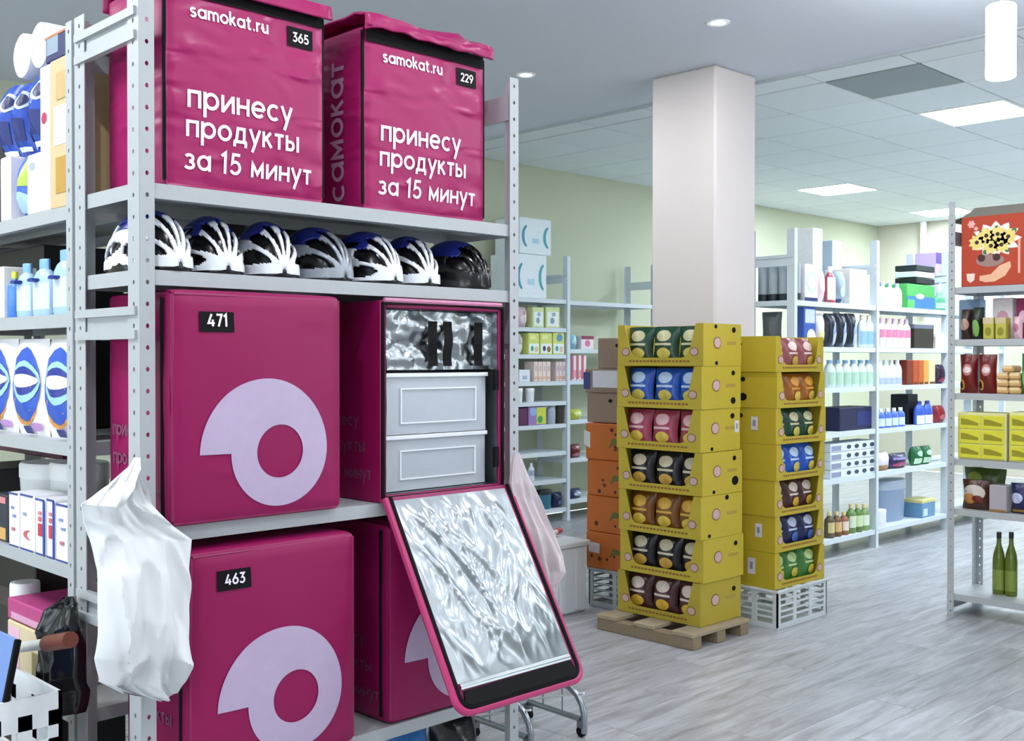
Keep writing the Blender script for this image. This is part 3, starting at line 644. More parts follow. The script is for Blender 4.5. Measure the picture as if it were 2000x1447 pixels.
def snack_box(loc, rz, label, cols, w, d, h, sideR, holes, sticker, hue='#bca62c', group=None):
    T = thing('snack_box', label, 'snack box', loc, rz, group)
    m = mat(hue, .5, 0, .03, 25, .06); hw = w / 2; t = .005; B_ = MB()
    for a in ((-hw, d - t, 0, hw, d, h), (-hw, t, 0, -hw + t, d - t, h), (hw - t, t, 0, hw, d - t, h), (-hw + t, t, 0, hw - t, d - t, t)): B_.box(*a)
    ct, cb = hw * .83, hw * .60; zb = h * .20; rr = h * .22
    notch = [(ct, h), (cb + .028, zb + rr)] + [(cb - rr * .5 + (rr * .5 + .024) * math.cos(q), zb + rr * .8 + rr * .8 * math.sin(q)) for q in [0, -PI / 6, -PI / 3, -PI / 2]]
    notch = notch + [(-x, z) for x, z in reversed(notch)]
    poly = [(-hw, 0), (hw, 0), (hw, h)] + notch + [(-hw, h)]
    B_.prism(poly, lambda a, b, q: (a, q, b), 0, t); B_.build('body', m, T)
    F = lambda a, b, q: (a, -q, b)
    fr = mat('#8a6a2c', .6); st = MB(); n = 17
    for i in range(n):
        x = -hw * .72 + 1.44 * hw * i / n; st.prism([(x, h * .09), (x + .7 * 1.44 * hw / n, h * .09), (x + .7 * 1.44 * hw / n, h * .09 + .010), (x, h * .09 + .010)], F, 0, .0008)
    st.build('print_strip', mat('#8c5f2a', .6), T)
    for x in (-hw * .80, hw * .80): emblem(T, F, x, h * .34, .022)
    s = 1 if sideR else -1
    G_ = lambda a, b, q: (s * (hw + q), a, b)
    if sideR: emblem(T, G_, d * .36, h * .55, .030)
    for (a, b, sz) in holes:
        MB().prism([(d * a + sz * math.cos(2 * PI * i / 10), h * b + sz * .8 * math.sin(2 * PI * i / 10)) for i in range(10)], G_, -.001, .0008).build('handle_hole', BLACK, T)
    MB().prism([(d * .62, h * .50), (d * .86, h * .50), (d * .86, h * .58), (d * .62, h * .58)], G_, 0, .0008).build('print', mat('#a88e3c', .6), T)
    for (a, b, ww, hh) in sticker:
        sk = MB().prism([(d * a, h * b), (d * a + ww, h * b), (d * a + ww, h * b + hh), (d * a, h * b + hh)], G_, 0, .0012).build('sticker', mat('#d7d2d6', .5), T)
        MB().prism([(d * a + ww * .3, h * b + hh * .3), (d * a + ww * .7, h * b + hh * .3), (d * a + ww * .7, h * b + hh * .75), (d * a + ww * .3, h * b + hh * .75)], G_, .0012, .0018).build('print', mat('#8b8aa6', .5), sk)
    return T
def box_bags(loc, rz, what, cols, w, d, h, n=3):
    c, s = math.cos(rz), math.sin(rz); base, p1, p2 = CH[cols]; hw = w / 2; pw = w * .93 / n
    for i in range(n):
        x = (i - (n - 1) / 2) * pw + random.uniform(-.006, .006); y = .018 + random.uniform(0, .012); tl = random.uniform(-.10, .10)
        T = thing('snack_bag', what, 'snack bag', (loc[0] + x * c - y * s, loc[1] + x * s + y * c, loc[2] + .006), rz, what + ' group', rx=-.10, ry=tl * .0)
        T['group'] = what.replace('bag', 'bags', 1)
        pouch(T, pw + .004, .085, h * .94, base, [(.22, .78, .60, .90, p1, 'o'), (.18, .82, .50, .56, p1), (.30, .80, .16, .44, p2, 'o')], rough=.28)
names1 = ['brown', 'black', 'amber', 'black', 'pink', 'blue', 'green']
w1, d1, h1 = .53, .345, .212
pos = ['bottom', 'second from the bottom', 'third from the bottom', 'middle', 'third from the top', 'second from the top', 'top']
hol1 = [[(.82, .72, .016)], [(.80, .80, .016)], [(.62, .92, .016), (.2, .07, .012)], [(.80, .82, .016), (.82, .28, .03), (.28, .07, .012)], [(.80, .82, .018), (.28, .07, .012)], [(.80, .84, .016), (.80, .18, .022)], [(.80, .86, .018), (.32, .93, .013), (.34, .07, .013)]]
for k in range(7):
    rz = R90 + random.uniform(-.025, .025) + (.03 if k == 6 else 0); loc = (4.43 + random.uniform(-.008, .008), 3.468 + random.uniform(-.008, .008), .081 + k * (h1 + .0015))
    lb = 'yellow box of %s snack bags, %s on the wooden pallet' % (names1[k], pos[k])
    snack_box(loc, rz, lb, names1[k], w1, d1, h1, True, hol1[k], [(.86, .42, .035, .06)] if k == 4 else [], '#bca62c' if k else '#ae9a2c')
    box_bags(loc, rz, '%s snack bag in the %s yellow box on the pallet' % (names1[k], pos[k]), names1[k], w1, d1, h1)
names2 = ['lime', 'navy', 'brown', 'blue', 'green', 'orange', 'red']
w2, d2, h2 = .475, .40, .186
stk2 = [[(.30, .35, .045, .085)], [(.20, .40, .04, .07)], [], [], [(.28, .38, .04, .07)], [(.72, .45, .035, .055)], []]
for k in range(7):
    rz = random.uniform(-.03, .03); loc = (5.168 + random.uniform(-.006, .006), 3.10 + random.uniform(-.006, .006), .205 + k * (h2 + .0015))
    snack_box(loc, rz, 'yellow box of %s snack bags, %s on the white crate' % (names2[k], pos[k]), names2[k], w2, d2, h2, False,
              [(.55, .78, .016)] if k not in (3, 5) else [(.52, .8, .016), (.52, .3, .026)] if k == 5 else [], stk2[k])
    box_bags(loc, rz, '%s snack bag in the %s yellow box on the white crate' % (names2[k], pos[k]), names2[k], w2, d2, h2, 3)
# pallet
WOOD = mat('#8a7a62', .8, 0, .25, 14, .25, stretch=(1, 6, 6)); WOOD2 = mat('#a39378', .8, 0, .25, 14, .22, stretch=(6, 1, 6))
T = thing('wooden_pallet', 'small worn wooden pallet under the yellow snack boxes', 'pallet', (4.29, 3.15, 0))
for x in (0, .20, .40): B(x, 0, .0, x + .07, .61, .058, b=.003).build('stringer', WOOD, T)
for y in (0, .24, .48): B(-.004, y, .058, .475, y + .13, .079, b=.003).build('deck_board', WOOD2, T)
# vented white crate and clear crate
def vent_crate(label, loc, w, d, h, m, n=3):
    T = thing('plastic_crate', label, 'crate', loc)
    t = .008
    B(0, 0, 0, w, d, .012, b=.002).build('base', m, T)
    for nm, f, L_ in (('side_panel', lambda a, b, q: (a, q, b), w), ('side_panel', lambda a, b, q: (a, d - t + q, b), w), ('side_panel', lambda a, b, q: (q, a, b), d), ('side_panel', lambda a, b, q: (w - t + q, a, b), d)):
        mb = MB()
        def bx(a0, a1, z0, z1): mb.prism([(a0, z0), (a1, z0), (a1, z1), (a0, z1)], f, 0, t)
        bx(0, L_, .012, .03); bx(0, L_, h - .022, h)
        for i in range(n + 1): a = i * (L_ - .03) / n; bx(a, a + .03, .03, h - .022)
        for k in range(1, 5): z = .03 + (h - .052) * k / 5 - .004; mb.prism([(.03, z), (L_ - .03, z), (L_ - .03, z + .011), (.03, z + .011)], f, t * .2, t * .9)
        mb.build(nm, m, T)
    rim = MB()
    for a in ((-.008, -.008, h - .012, w + .008, 0, h), (-.008, d, h - .012, w + .008, d + .008, h), (-.008, 0, h - .012, 0, d, h), (w, 0, h - .012, w + .008, d, h)): rim.box(*a, b=.002)
    rim.build('rim', m, T)
vent_crate('white slatted plastic crate under the second stack of snack boxes', (4.925, 3.085, 0), .49, .41, .203, mat('#cfd6d6', .45))
vent_crate('grey plastic crate on the floor under the orange cartons', (4.67, 3.775, 0), .38, .38, .22, mat('#aeb6ba', .4), 2)
# orange and brown cartons behind the pallet
ORG = mat('#b8601c', .6, 0, .03, 25, .08)
for k in range(4):
    T = thing('orange_carton', 'orange carton with dark dots and a green sprig, %s of the four' % ('lowest', 'second lowest', 'third lowest', 'highest')[k], 'carton', (4.66 + random.uniform(-.008, .008), 3.965 + random.uniform(-.006, .006), .222 + k * .204), R90 + random.uniform(-.02, .02), 'orange cartons stacked behind the pallet')
    w, d, h = .40, .38, .202
    B(-w / 2, 0, 0, w / 2, d, h, b=.004).build('body', ORG, T)
    for i in range(9):
        a, b = random.uniform(.08, .92), random.uniform(.12, .88); r = random.uniform(.008, .014)
        MB().prism([((a - .5) * w + r * math.cos(2 * PI * q / 9), b * h + r * math.sin(2 * PI * q / 9)) for q in range(9)], lambda x, z, t: (x, -t, z), 0, .001).build('dot', mat('#4a1d12', .6), T)
    MB().prism([((.42 + x - .5) * w, (z + .5) * h) for x, z in ((0, -.18), (.1, -.05), (.26, -.06), (.4, .1), (.2, .06), (.08, .12))], lambda x, z, t: (x, -t, z), 0, .0012).build('sprig', mat('#5c6420', .6), T)
    if k in (0, 3): MB().prism([(-.18, .09), (-.10, .085), (-.10, .14), (-.18, .145)] if k == 0 else [(-.21, .08), (-.165, .06), (-.165, .15), (-.21, .16)], lambda x, z, t: (x, -t, z), 0, .0016).build('sticker', mat('#cfc9c9', .5), T)
for k, (z, h, dy, lb) in enumerate(((1.04, .165, .0, 'brown cardboard carton with two handle holes, on the orange cartons'), (1.207, .135, .03, 'open brown carton holding a white packet, middle of three'), (1.344, .17, -.05, 'topmost brown cardboard carton behind the snack boxes'))):
    T = thing('cardboard_carton', lb, 'carton', (4.67, 3.975 + dy, z), R90, None)
    w, d = .39 - .03 * k, .36; B(-w / 2, 0, 0, w / 2, d, h, b=.004).build('body', KRAFT, T)
    if k == 1:
        B(-.12, -.0015, .03, .06, .001, h - .01).build('label', mat('#cfccd6', .5), T); B(-.19, -.0015, .02, -.14, .001, h - .02).build('label', mat('#2b3c78', .5), T)
    for a in ((-.0, .045) if k != 1 else ()):
        MB().prism([(.06 + a * 1.9 - .08 + .015 * math.cos(2 * PI * q / 10), h * .75 + .011 * math.sin(2 * PI * q / 10)) for q in range(10)], lambda x, zz, t: (x, -t, zz), -.001, .001).build('handle_hole', BLACK, T)
# white tote
TW = mat('#dfe4ea', .5, 0, .02, 30, .04)
T = thing('plastic_tote', 'large white ribbed plastic tote on the floor beside the orange cartons', 'tote', (4.33, 4.07, 0))
B(-.23, 0, 0, .23, .34, .37, b=.012).build('body', TW, T)
for x in (-.14, .0, .13): B(x, -.008, .02, x + .035, .0, .34, b=.003).build('rib', TW, T)
B(-.245, -.014, .365, .245, .355, .395, b=.006).build('lid', mat('#d4dade', .5), T)
T = thing('hand_scraper', 'hand tool with a black grip, white bar and red end on the tote', 'tool', (4.02, 3.98, .404), .1)
MB().tube([(.16, .18, .012), (.24, .16, .02), (.30, .17, .016)], .018, 10).build('grip', BLACK, T, True)
MB().tube([(.30, .17, .016), (.40, .19, .02), (.50, .215, .022)], .014, 10).build('bar', mat('#d6d6d6', .4), T, True)
MB().tube([(.50, .215, .022), (.545, .225, .024)], .018, 10).build('tip', mat('#c6383c', .4), T, True)
# chrome trolley
CHR = mat('#9aa0a6', .25, .9, var=.05)
T = thing('wire_trolley', 'chrome wire trolley with curved tube legs beside the pink bag rack', 'trolley', (3.02, 2.72, 0))
def rel(u, v, x): p = onp(u, v, 0, x); return (p.x - 3.02, p.y - 2.72, p.z)
crv = [rel(1095, 1332, 3.02), rel(1112, 1342, 3.02), rel(1127, 1357, 3.02), rel(1137, 1378, 3.02), rel(1141, 1400, 3.02), rel(1141, 1432, 3.02)]
crv = [(0, crv[0][1] + .25, .30)] + crv
for dx in (0, -.28): MB().tube([(p[0] + dx, p[1], p[2]) for p in crv], .012, 12).build('leg', CHR, T, True)
for dx in (0, -.28): MB().tube([(dx, .005, .065), (dx, .28, .07)], .011, 10).build('base_bar', CHR, T, True)
MB().tube([(0, .28, .07), (-.28, .28, .07)], .009, 10).build('cross_bar', CHR, T, True)
for dx in (0, -.28): MB().tube([(dx, .29, .075), (dx, -.01, .165)], .004, 6).build('wire', WHITE, T, True)
for y in (.10, .20):
    for dx in (0, -.28): MB().tube([(dx, y, .07), (dx, y, .27)], .003, 6).build('wire', CHR, T, True)
for dx in (0, -.28):
    for y in (.002, .28):
        c = B(dx - .012, y - .014, .036, dx + .012, y + .014, .06).build('caster_fork', STEEL_D, T)
        MB().lathe([(.02, -.008), (.02, .008)], 16).build('caster_wheel', BLACK, c, True, (dx, y, .0215), (0, PI / 2, 0))
bk = MB()
for i in range(9): bk.tube([(-.01 - .033 * i, .05, .27), (-.01 - .033 * i, .30, .27)], .0025, 5)
for i in range(6): bk.tube([(0, .05 + .05 * i, .272), (-.28, .05 + .05 * i, .272)], .0025, 5)
bk.build('wire_tray', CHR, T)

# ================================================================== hanging cloths and plastic bags
def cloth(name, label, cat, rows, yv, m, folds=5, amp=.010, seed=0, ax=1, lump=.02, group=None, ridge=0):
    """rows: (v, u left, u right, half thickness) traced down the hanging cloth on the plane y = yv"""
    R_ = []
    for v, ul, ur, th in rows:
        a, b = onp(ul, v, ax, yv), onp(ur, v, ax, yv); R_.append((a, b, th))
    n = 10 * (len(R_) - 1); N = 110; base = R_[-1][0]
    o0 = Vector(((R_[-1][0].x + R_[-1][1].x) / 2, yv, R_[-1][0].z)) if ax == 1 else Vector((yv, (R_[-1][0].y + R_[-1][1].y) / 2, R_[-1][0].z))
    nrm = Vector((0, 1, 0)) if ax == 1 else Vector((1, 0, 0))
    def pt(u, v):
        k = v * (len(R_) - 1); i = min(len(R_) - 2, int(k)); f = k - i; f = f * f * (3 - 2 * f) * .5 + f * .5
        a = R_[i][0].lerp(R_[i + 1][0], f); b = R_[i][1].lerp(R_[i + 1][1], f); th = R_[i][2] * (1 - f) + R_[i + 1][2] * f
        ph = 2 * PI * u; s = .5 - .5 * math.cos(ph); p = a.lerp(b, s)
        side_ = -math.sin(ph)
        fold = amp * math.sin(folds * s * PI * 2 + 1.6 * v + seed) * (.3 + .7 * v) + lump * noise.noise(Vector((s * 3 + seed, v * 4, seed)))
        fold += ridge * (max(0, 1 - 3.2 * abs(noise.noise(Vector((s * 2.6 + v * 3.1 + seed, v * 2.2 - s * 1.2, seed + 7))))) + .6 * max(0, 1 - 3.2 * abs(noise.noise(Vector((s * 5 - v * 4, v * 3 + s, seed + 17))))))
        fold += .35 * amp * noise.noise(Vector((s * 16, v * 12, seed + 3)))
        w_ = math.sin(ph / 2) ** 2 * (1 - math.sin(ph / 2) ** 2) * 4
        return tuple(p + nrm * (side_ * th + fold * min(1, th * 60)) - o0)
    mb = MB().grid(pt, N, n, closed=True)
    mb.f += [tuple(range(N))[::-1], tuple(n * N + i for i in range(N))]
    o = mb.build(name, m, None, True, o0); return tag(o, label, cat, group)
CLO = wrinkle_mat('#dbdddd', .85, 0, 5.5, .55, (1, 1, 1.4), spec=.2)
cloth('white_bag', 'white cloth bag hanging by its knot from the front post', 'cloth bag',
      [(893, 262, 268, .006), (915, 243, 273, .012), (945, 208, 283, .016), (985, 162, 296, .018), (1020, 168, 326, .02), (1052, 178, 368, .024), (1110, 182, 360, .032), (1200, 178, 355, .04), (1280, 176, 350, .045), (1330, 190, 348, .04), (1352, 235, 345, .03), (1363, 280, 328, .015)], 2.335, CLO, 1.5, .008, 1.3, lump=.05, ridge=-.022)
cloth('white_cloth', 'crumpled greyish white cloth hanging from the right-hand post', 'cloth',
      [(884, 1006, 1014, .005), (905, 1002, 1022, .009), (945, 998, 1038, .014), (975, 1004, 1050, .016), (1030, 1022, 1072, .02), (1080, 1030, 1092, .022), (1115, 1042, 1100, .022), (1140, 1052, 1088, .018), (1162, 1068, 1084, .008)], 2.345, mat('#d3c6c8', .85, 0, .12, 30, .04), 3, .009, 4.1, group=None)
cloth('black_bag', 'glossy black plastic bag hanging at the end of the detergent rack', 'plastic bag',
      [(1165, 128, 140, .006), (1185, 95, 142, .02), (1230, 84, 146, .035), (1290, 88, 150, .04), (1350, 92, 152, .04), (1395, 110, 150, .02)], 1.10, wrinkle_mat('#0e1016', .22, 0, 9, .8), 3, .008, 2.2, ax=0)

# ================================================================== goods on the detergent rack (end of the pink bag rack)
W_ = '#eef0f2'
put(RE, 1.79, 96, 133, 112, 'carton', 'cardboard_carton', 'tall tan cardboard carton with a white label on the top detergent shelf', 'carton', '#cdb488', [(.25, .9, .42, .68, '#e9e4e0'), (.35, .95, .10, .34, '#b98f3f'), (.4, .95, .72, .90, '#c3a368')], d=.30, ly=.012)
put(RE, 1.79, 77, 95, 128, 'carton', 'white_carton', 'narrow white carton between the tan carton and the blue packs', 'carton', W_, [(.2, .8, .60, .68, '#b0304a', 'o'), (.1, .9, .05, .35, '#f2e6e4')], d=.30, ly=.012)
put(RE, 1.79, 52, 76, 300, 'carton', 'white_carton', 'short white carton under the blue detergent pouches', 'carton', '#f4eef0', [(.2, .7, .72, .86, '#a9b0b8', 'o')], d=.26, ly=.01)
put(RE, 1.79, 20, 51, 303, 'pouch', 'detergent_pouch', 'blue and green detergent pouch standing on the top shelf', 'pouch', '#3a66c4', [(.55, .95, .5, .95, '#a9c94a'), (.1, .9, .08, .42, '#a9cbe8', 'o')], d=.10, ly=.01)
put(RE, 1.79, 0, 19, 306, 'carton', 'white_carton', 'white carton left of the blue and green detergent pouch', 'carton', '#f3ecec', [(.2, .8, .3, .8, '#e6d2d2', 'o')], d=.2, ly=.012)
zz = 1.79 + .178
for u0, u1, vt, lb in ((40, 76, 138, 'large blue detergent pack with a white swirl, beside the white carton'), (14, 39, 160, 'blue detergent pack, second from the white carton'), (-16, 12, 165, 'blue detergent pack, third from the white carton')):
    put(RE, 1.79, u0, u1, vt, 'pouch', 'detergent_pack', lb, 'detergent pack', '#2b4fb0', [(.5, .95, .62, .88, '#c6cfe8', 'o'), (.56, .9, .66, .84, '#101c50', 'o'), (.1, .9, .06, .12, '#e4e8f2'), (.08, .28, .05, .30, '#dfe6f2'), (.45, .85, .2, .5, '#14246e')], d=.12, ly=.012, dz=.178)
T = thing('toilet_paper_pack', 'white pack of toilet paper rolls lying on top of the blue detergent', 'paper pack', (1.19, 3.15, 2.195), R90)
for x, z in ((-.062, .07), (.062, .075)):
    MB().lathe([(.001, 0), (.018, .004), (.05, 0), (.062, .006), (.064, .02), (.064, .24), (.055, .25), (.001, .25)], 22).build('roll', mat('#f6f6f6', .7, 0, .1, 20, .02), T, True, (x, 0, z - .006), (-PI / 2, 0, 0))
put(RE, 1.79, 88, 132, 66, 'carton', 'navy_box', 'navy box with a grey label on the tan cardboard carton', 'box', '#191c58', [(.08, .6, .28, .95, '#8b9aa8'), (.0, 1, .92, 1, '#b5683a')], d=.22, ly=.03, dz=.40, h=.07)
# soap bottles
for u0, u1, vt, i in ((88, 134, 487, 'nearest the post'), (50, 90, 505, 'in the middle'), (20, 53, 514, 'beside the yellow-capped pack')):
    put(RE, 1.515, u0, u1, vt, 'bottle', 'soap_bottle', 'pale blue soap bottle with dark blue label, %s' % i, 'bottle', '#a9c9ea', '#7fb2e0', ('#cfe0f0', .12, .58), 'oval', group='pale blue soap bottles', d=.05, ly=.02, gap=.03)
    T = bpy.data.objects[-1]
for T in [o for o in COL.objects if o.get('category') == 'bottle' and o.get('group') == 'pale blue soap bottles']:
    w = .05
    MB().lathe([(1, 0), (.9, .005), (.9, .02)], 12, .020, .006, 0, .0).build('brand_oval', mat('#1b2f86', .4), T, False, (0, .003, .098), (PI / 2, 0, 0))
put(RE, 1.515, 8, 22, 530, 'bottle', 'soap_bottle', 'small blue bottle with a yellow top left of the soap bottles', 'bottle', '#4f86d6', '#d6dc4a', None, 'round', d=.04, ly=.02)
put(RE, 1.515, -22, 6, 522, 'carton', 'white_carton', 'white soap carton at the end of the bottle shelf', 'carton', '#f2f3ef', [(.2, .8, .5, .8, '#dfe7c9')], d=.1, ly=.02)
for u0, u1, lb in ((68, 134, 'by the post'), (8, 66, 'second from the post'), (-48, 6, 'third from the post')):
    T, = put(RE, 1.185, u0, u1, 662, 'pouch', 'washing_powder_bag', 'white washing powder bag with a blue shield, %s' % lb, 'powder bag', '#f4f1f0',
        [(.20, .88, .10, .55, '#e39a4a', 'o'), (.24, .95, .14, .92, '#2b55b8', 'o'), (.30, .95, .34, .78, '#9fd0ea', 'o'), (.36, .92, .42, .72, '#1d2f8c', 'o'), (.34, .94, .50, .64, '#f0f4fa', 'o'), (.5, .72, .02, .10, '#1c2c7a'), (.75, .95, .05, .14, '#b48ac0', 'o')], d=.09, ly=.015)
for i, (u0, u1, vt, lb) in enumerate(((108, 134, 985, 'white carton with blue edge print, by the post'), (90, 107, 975, 'white carton with red lettering, second from the post'), (68, 88, 974, 'white carton with red lettering and a blue edge, third from the post'), (38, 66, 966, 'white carton with a red swirl, fourth from the post'), (16, 36, 962, 'white carton with pale print, fifth from the post'))):
    dec = [(.05, .95, .0, .03, '#2a3a88'), (.05, .95, .965, 1, '#3a4a94')]
    if i in (1, 2): dec += [(.35, .75, .34, .56, '#c23a4a'), (.4, .7, .6, .68, '#d06a70'), (.4, .7, .72, .78, '#d88a90'), (.92, 1, .03, .97, '#4a62b8')]
    if i == 3: dec += [(.3, .8, .2, .38, '#c8606a', 'c'), (.3, .5, .62, .68, '#8fa0b8')]
    if i in (0, 4): dec += [(.3, .6, .7, .75, '#7f90c0'), (.5, .8, .55, .6, '#7f90c0'), (.4, .7, .3, .36, '#c07a84')]
    put(RE, .87, u0, u1, vt, 'carton', 'soap_carton', lb, 'carton', '#f1f1f5', dec, d=.10, ly=.012, gap=.006)
put(RE, .87, -12, 14, 965, 'carton', 'dark_carton', 'dark carton with a gold foot left of the white cartons', 'carton', '#2a2c38', [(.1, .9, .05, .3, '#d2a860'), (.1, .9, .82, .95, '#d88a90')], d=.10, ly=.02)
for u0, u1, lb in ((74, 132, 'white tub with a grey band behind the soap cartons, by the post'), (16, 72, 'white tub behind the soap cartons, second from the post')):
    put(RE, .87, u0, u1, 905, 'tub', 'cream_tub', lb, 'tub', '#e6e9e6', '#f2f4f2', ly=.13, d=.16)
put(RE, 1.185 - .315, -10, 120, 884, 'carton', 'dark_red_box', 'long dark red box high at the back of the carton shelf', 'box', '#4a1330', [(.3, .33, .4, .6, '#b08aa0'), (.7, .74, .4, .6, '#b08aa0')], ly=.30, d=.08, dz=.20, h=.06)
put(RE, .50, 14, 98, 1158, 'carton', 'pink_box', 'bright pink flat box on a beige box on the low shelf', 'box', '#b8407e', [(.1, .9, .1, .4, '#d8a0bc')], ly=.02, d=.25, dz=.155, h=.06)
put(RE, .50, 14, 98, 1215, 'carton', 'beige_box', 'beige box under the bright pink box', 'box', '#d8c8a0', [(.04, .30, .1, .9, '#e8b8cc'), (.6, .95, .1, .6, '#8a8050')], ly=.02, d=.25, h=.152)
put(RE, .50, 9, 31, 1118, 'tub', 'honey_jar', 'round jar with amber contents and a white lid at the shelf end', 'jar', '#b86a28', '#eceff0', ly=.05, d=.09, h=.24)
# white basket with a grip
T = thing('plastic_basket', 'white plastic basket with cut-out holes, on the floor before the detergent rack', 'basket', (.875, 2.86, 0), R90)
PLW = mat('#e9ecec', .35)
bw, bd, bh = .56, .17, .62
def bpanel(L_, f, nx):
    mb = MB()
    for z in [.0 + i * .095 for i in range(6)]: mb.prism([(0, z), (L_, z), (L_, z + .04), (0, z + .04)], f, 0, .009)
    for i in range(nx + 1): a = (L_ - .032) * i / nx; mb.prism([(a, 0), (a + .032, 0), (a + .032, bh - .04), (a, bh - .04)], f, 0, .009)
    mb.prism([(0, bh - .075), (L_, bh - .075), (L_, bh), (0, bh)], f, 0, .009); return mb
for f, L_, nx in ((lambda a, b, q: (a - bw / 2, q, b), bw, 4), (lambda a, b, q: (a - bw / 2, bd - q, b), bw, 4), (lambda a, b, q: (-bw / 2 + q, a, b), bd, 2), (lambda a, b, q: (bw / 2 - q, a, b), bd, 2)):
    bpanel(L_, f, nx).build('side_panel', PLW, T)
B(-bw / 2, 0, 0, bw / 2, bd, .012).build('base', PLW, T)
PP = [onp(u, v, 0, 1.03) for u, v in ((-30, 1270), (30, 1265), (92, 1257), (138, 1249))]
T = thing('pole', 'white pole with a reddish brown grip lying across the white basket', 'pole', PP[0])
MB().tube([PP[0] - PP[0], PP[1] - PP[0], PP[2] - PP[0]], .013, 12).build('shaft', mat('#cfd1c8', .4), T, True)
MB().tube([PP[2] - PP[0], PP[3] - PP[0]], .019, 12).build('grip', mat('#6a3020', .5), T, True)
p = onp(2, 1275, 0, .93)
T = thing('blue_folder', 'blue folder with a black edge standing in the white basket', 'folder', (p.x, p.y, p.z - .05), R90, rx=-.2)
B(-.09, -.004, -.06, .05, .004, .09, b=.002).build('cover', mat('#6f8ec8', .4), T); B(.05, -.007, -.06, .062, .007, .09, b=.002).build('spine', BLACK, T); B(-.09, -.007, -.072, .062, .007, -.06, b=.002).build('edge', BLACK, T)
# bags of bottles under the lowest bag shelf
for x, c, lb in ((1.80, '#1d3a6e', 'dark blue plastic pack low under the hanging flap'), (1.99, '#3f78b8', 'bright blue plastic pack low under the hanging flap'), (2.18, '#16181c', 'black plastic pack beside the blue ones at the rack foot')):
    T = thing('plastic_pack', lb, 'plastic pack', (x, 2.42, .101), 0); pouch(T, .18, .14, .23, c, [(.2, .8, .5, .8, '#8fb6d8', 'o')] if c == '#3f78b8' else None, rough=.2)

# ================================================================== goods on the back wall rack
def teal_box(u0, u1, vt, dz, h, lb):
    T, = put(RD, 1.904, u0, u1, vt, 'carton', 'diaper_box', lb, 'box', '#e6f1f4', [(.06, .24, .18, .80, '#3a8fb0', 'c'), (.74, .92, .18, .80, '#3aa0a8', 'c'), (.40, .60, .3, .44, '#b5d8e6')], d=.30, ly=.02, dz=dz, h=h)
teal_box(1006, 1068, 490, 0, .365, 'lower white box with teal curved bands on the back wall rack')
teal_box(1015, 1077, 423, .368, .30, 'upper white box with teal curved bands on the back wall rack')
g = 'back wall rack'
put(RD, 1.659, 1012, 1037, 599, 'pouch', 'baby_pack', 'pale pink pack at the end of the upper back shelf', 'pack', '#e3c6cd', [(.2, .8, .2, .6, '#f1dfe3', 'o'), (.4, .8, .6, .8, '#b58a98', 'o')], ly=.02, d=.14)
for u0, u1, lb in ((1040, 1063, 'pale green and white pack beside the pale pink pack'), (1066, 1094, 'pale green and white pack beside the rack upright')):
    put(RD, 1.659, u0, u1, 600, 'carton', 'baby_pack', lb, 'pack', '#cfdf9f', [(.1, .9, .08, .78, '#eef4ee'), (.3, .6, .2, .5, '#7fa0a8', 'o'), (.4, .7, .55, .75, '#9fb0c8', 'o')], ly=.02, d=.16)
put(RD, 1.434, 1010, 1026, 652, 'pouch', 'baby_pack', 'small white pack left of the yellow-green packs', 'pack', '#f0efe9', [(.2, .8, .5, .9, '#c8c0c0')], ly=.02, d=.12)
for i, (u0, u1) in enumerate(((1032, 1054), (1055, 1079), (1080, 1103))):
    put(RD, 1.434, u0, u1, 650, 'carton', 'baby_pack', 'yellow-green pack with %s on the white half' % ('a teal animal print', 'a brown and navy print', 'a large blue disc')[i], 'pack', '#d6e07a', [(.05, .95, .05, .5, '#eef6ee'), (.2, .45, .15, .4, ('#3a9a8a', '#3a3a66', '#4a9aa8')[i], 'o'), (.55, .85, .1, .38, ('#d8c890', '#8a6a2a', '#e8c8a8')[i], 'o')] + ([(.3, .8, .6, .95, '#5a9ac0', 'o')] if i == 2 else [(.1, .6, .7, .9, '#e9ee9a')]), ly=.02, d=.16)
put(RD, 1.206, 1014, 1036, 722, 'carton', 'white_carton', 'low white carton beside the peach cartons on the back rack', 'carton', '#dfe6ee', [(.3, .7, .2, .5, '#a9b6cc')], ly=.02, d=.12)
put(RD, 1.206, 1043, 1076, 706, 'carton', 'peach_carton', 'slim peach and white carton in the row of four', 'carton', '#ecd9d0', [(.1, .9, .1, .25, '#e0b49a'), (.3, .7, .5, .8, '#cbb0b8', 'o')], n=4, group='peach cartons in the row of four', ly=.02, d=.12)
put(RD, 1.206, 1086, 1105, 706, 'carton', 'peach_carton', 'slim peach and white carton beside the upright', 'carton', '#ead6d2', [(.1, .9, .1, .25, '#d8a898'), (.3, .7, .5, .8, '#c0a6b8', 'o')], n=3, group='peach cartons beside the upright', ly=.02, d=.12)
for u0, u1, lb in ((1010, 1025, 'small white tub at the shelf end'), (1033, 1048, 'small white tub second from the shelf end')): put(RD, 1.035, u0, u1, 758, 'tub', 'small_tub', lb + ' on the back wall rack', 'tub', '#dfe5e6', ly=.02, d=.07)
put(RD, .84, 1014, 1031, 797, 'carton', 'purple_box', 'dark purple box on the back wall rack', 'box', '#5a2050', None, ly=.02, d=.12)
put(RD, .84, 1032, 1067, 794, 'carton', 'toy_box', 'box printed violet and yellow-green beside the purple box', 'box', '#9a7ab8', [(.45, 1, .05, .95, '#c9d24a'), (.5, .8, .1, .5, '#4a9a4a', 'o'), (.05, .45, .5, .95, '#8fb0d8', 'o')], ly=.02, d=.14)
put(RD, .84, 1073, 1088, 786, 'bottle', 'grey_bottle', 'pale grey bottle beside the violet and yellow box', 'bottle', '#a9b4c6', '#c6ccd6', None, 'round', ly=.02, d=.06)
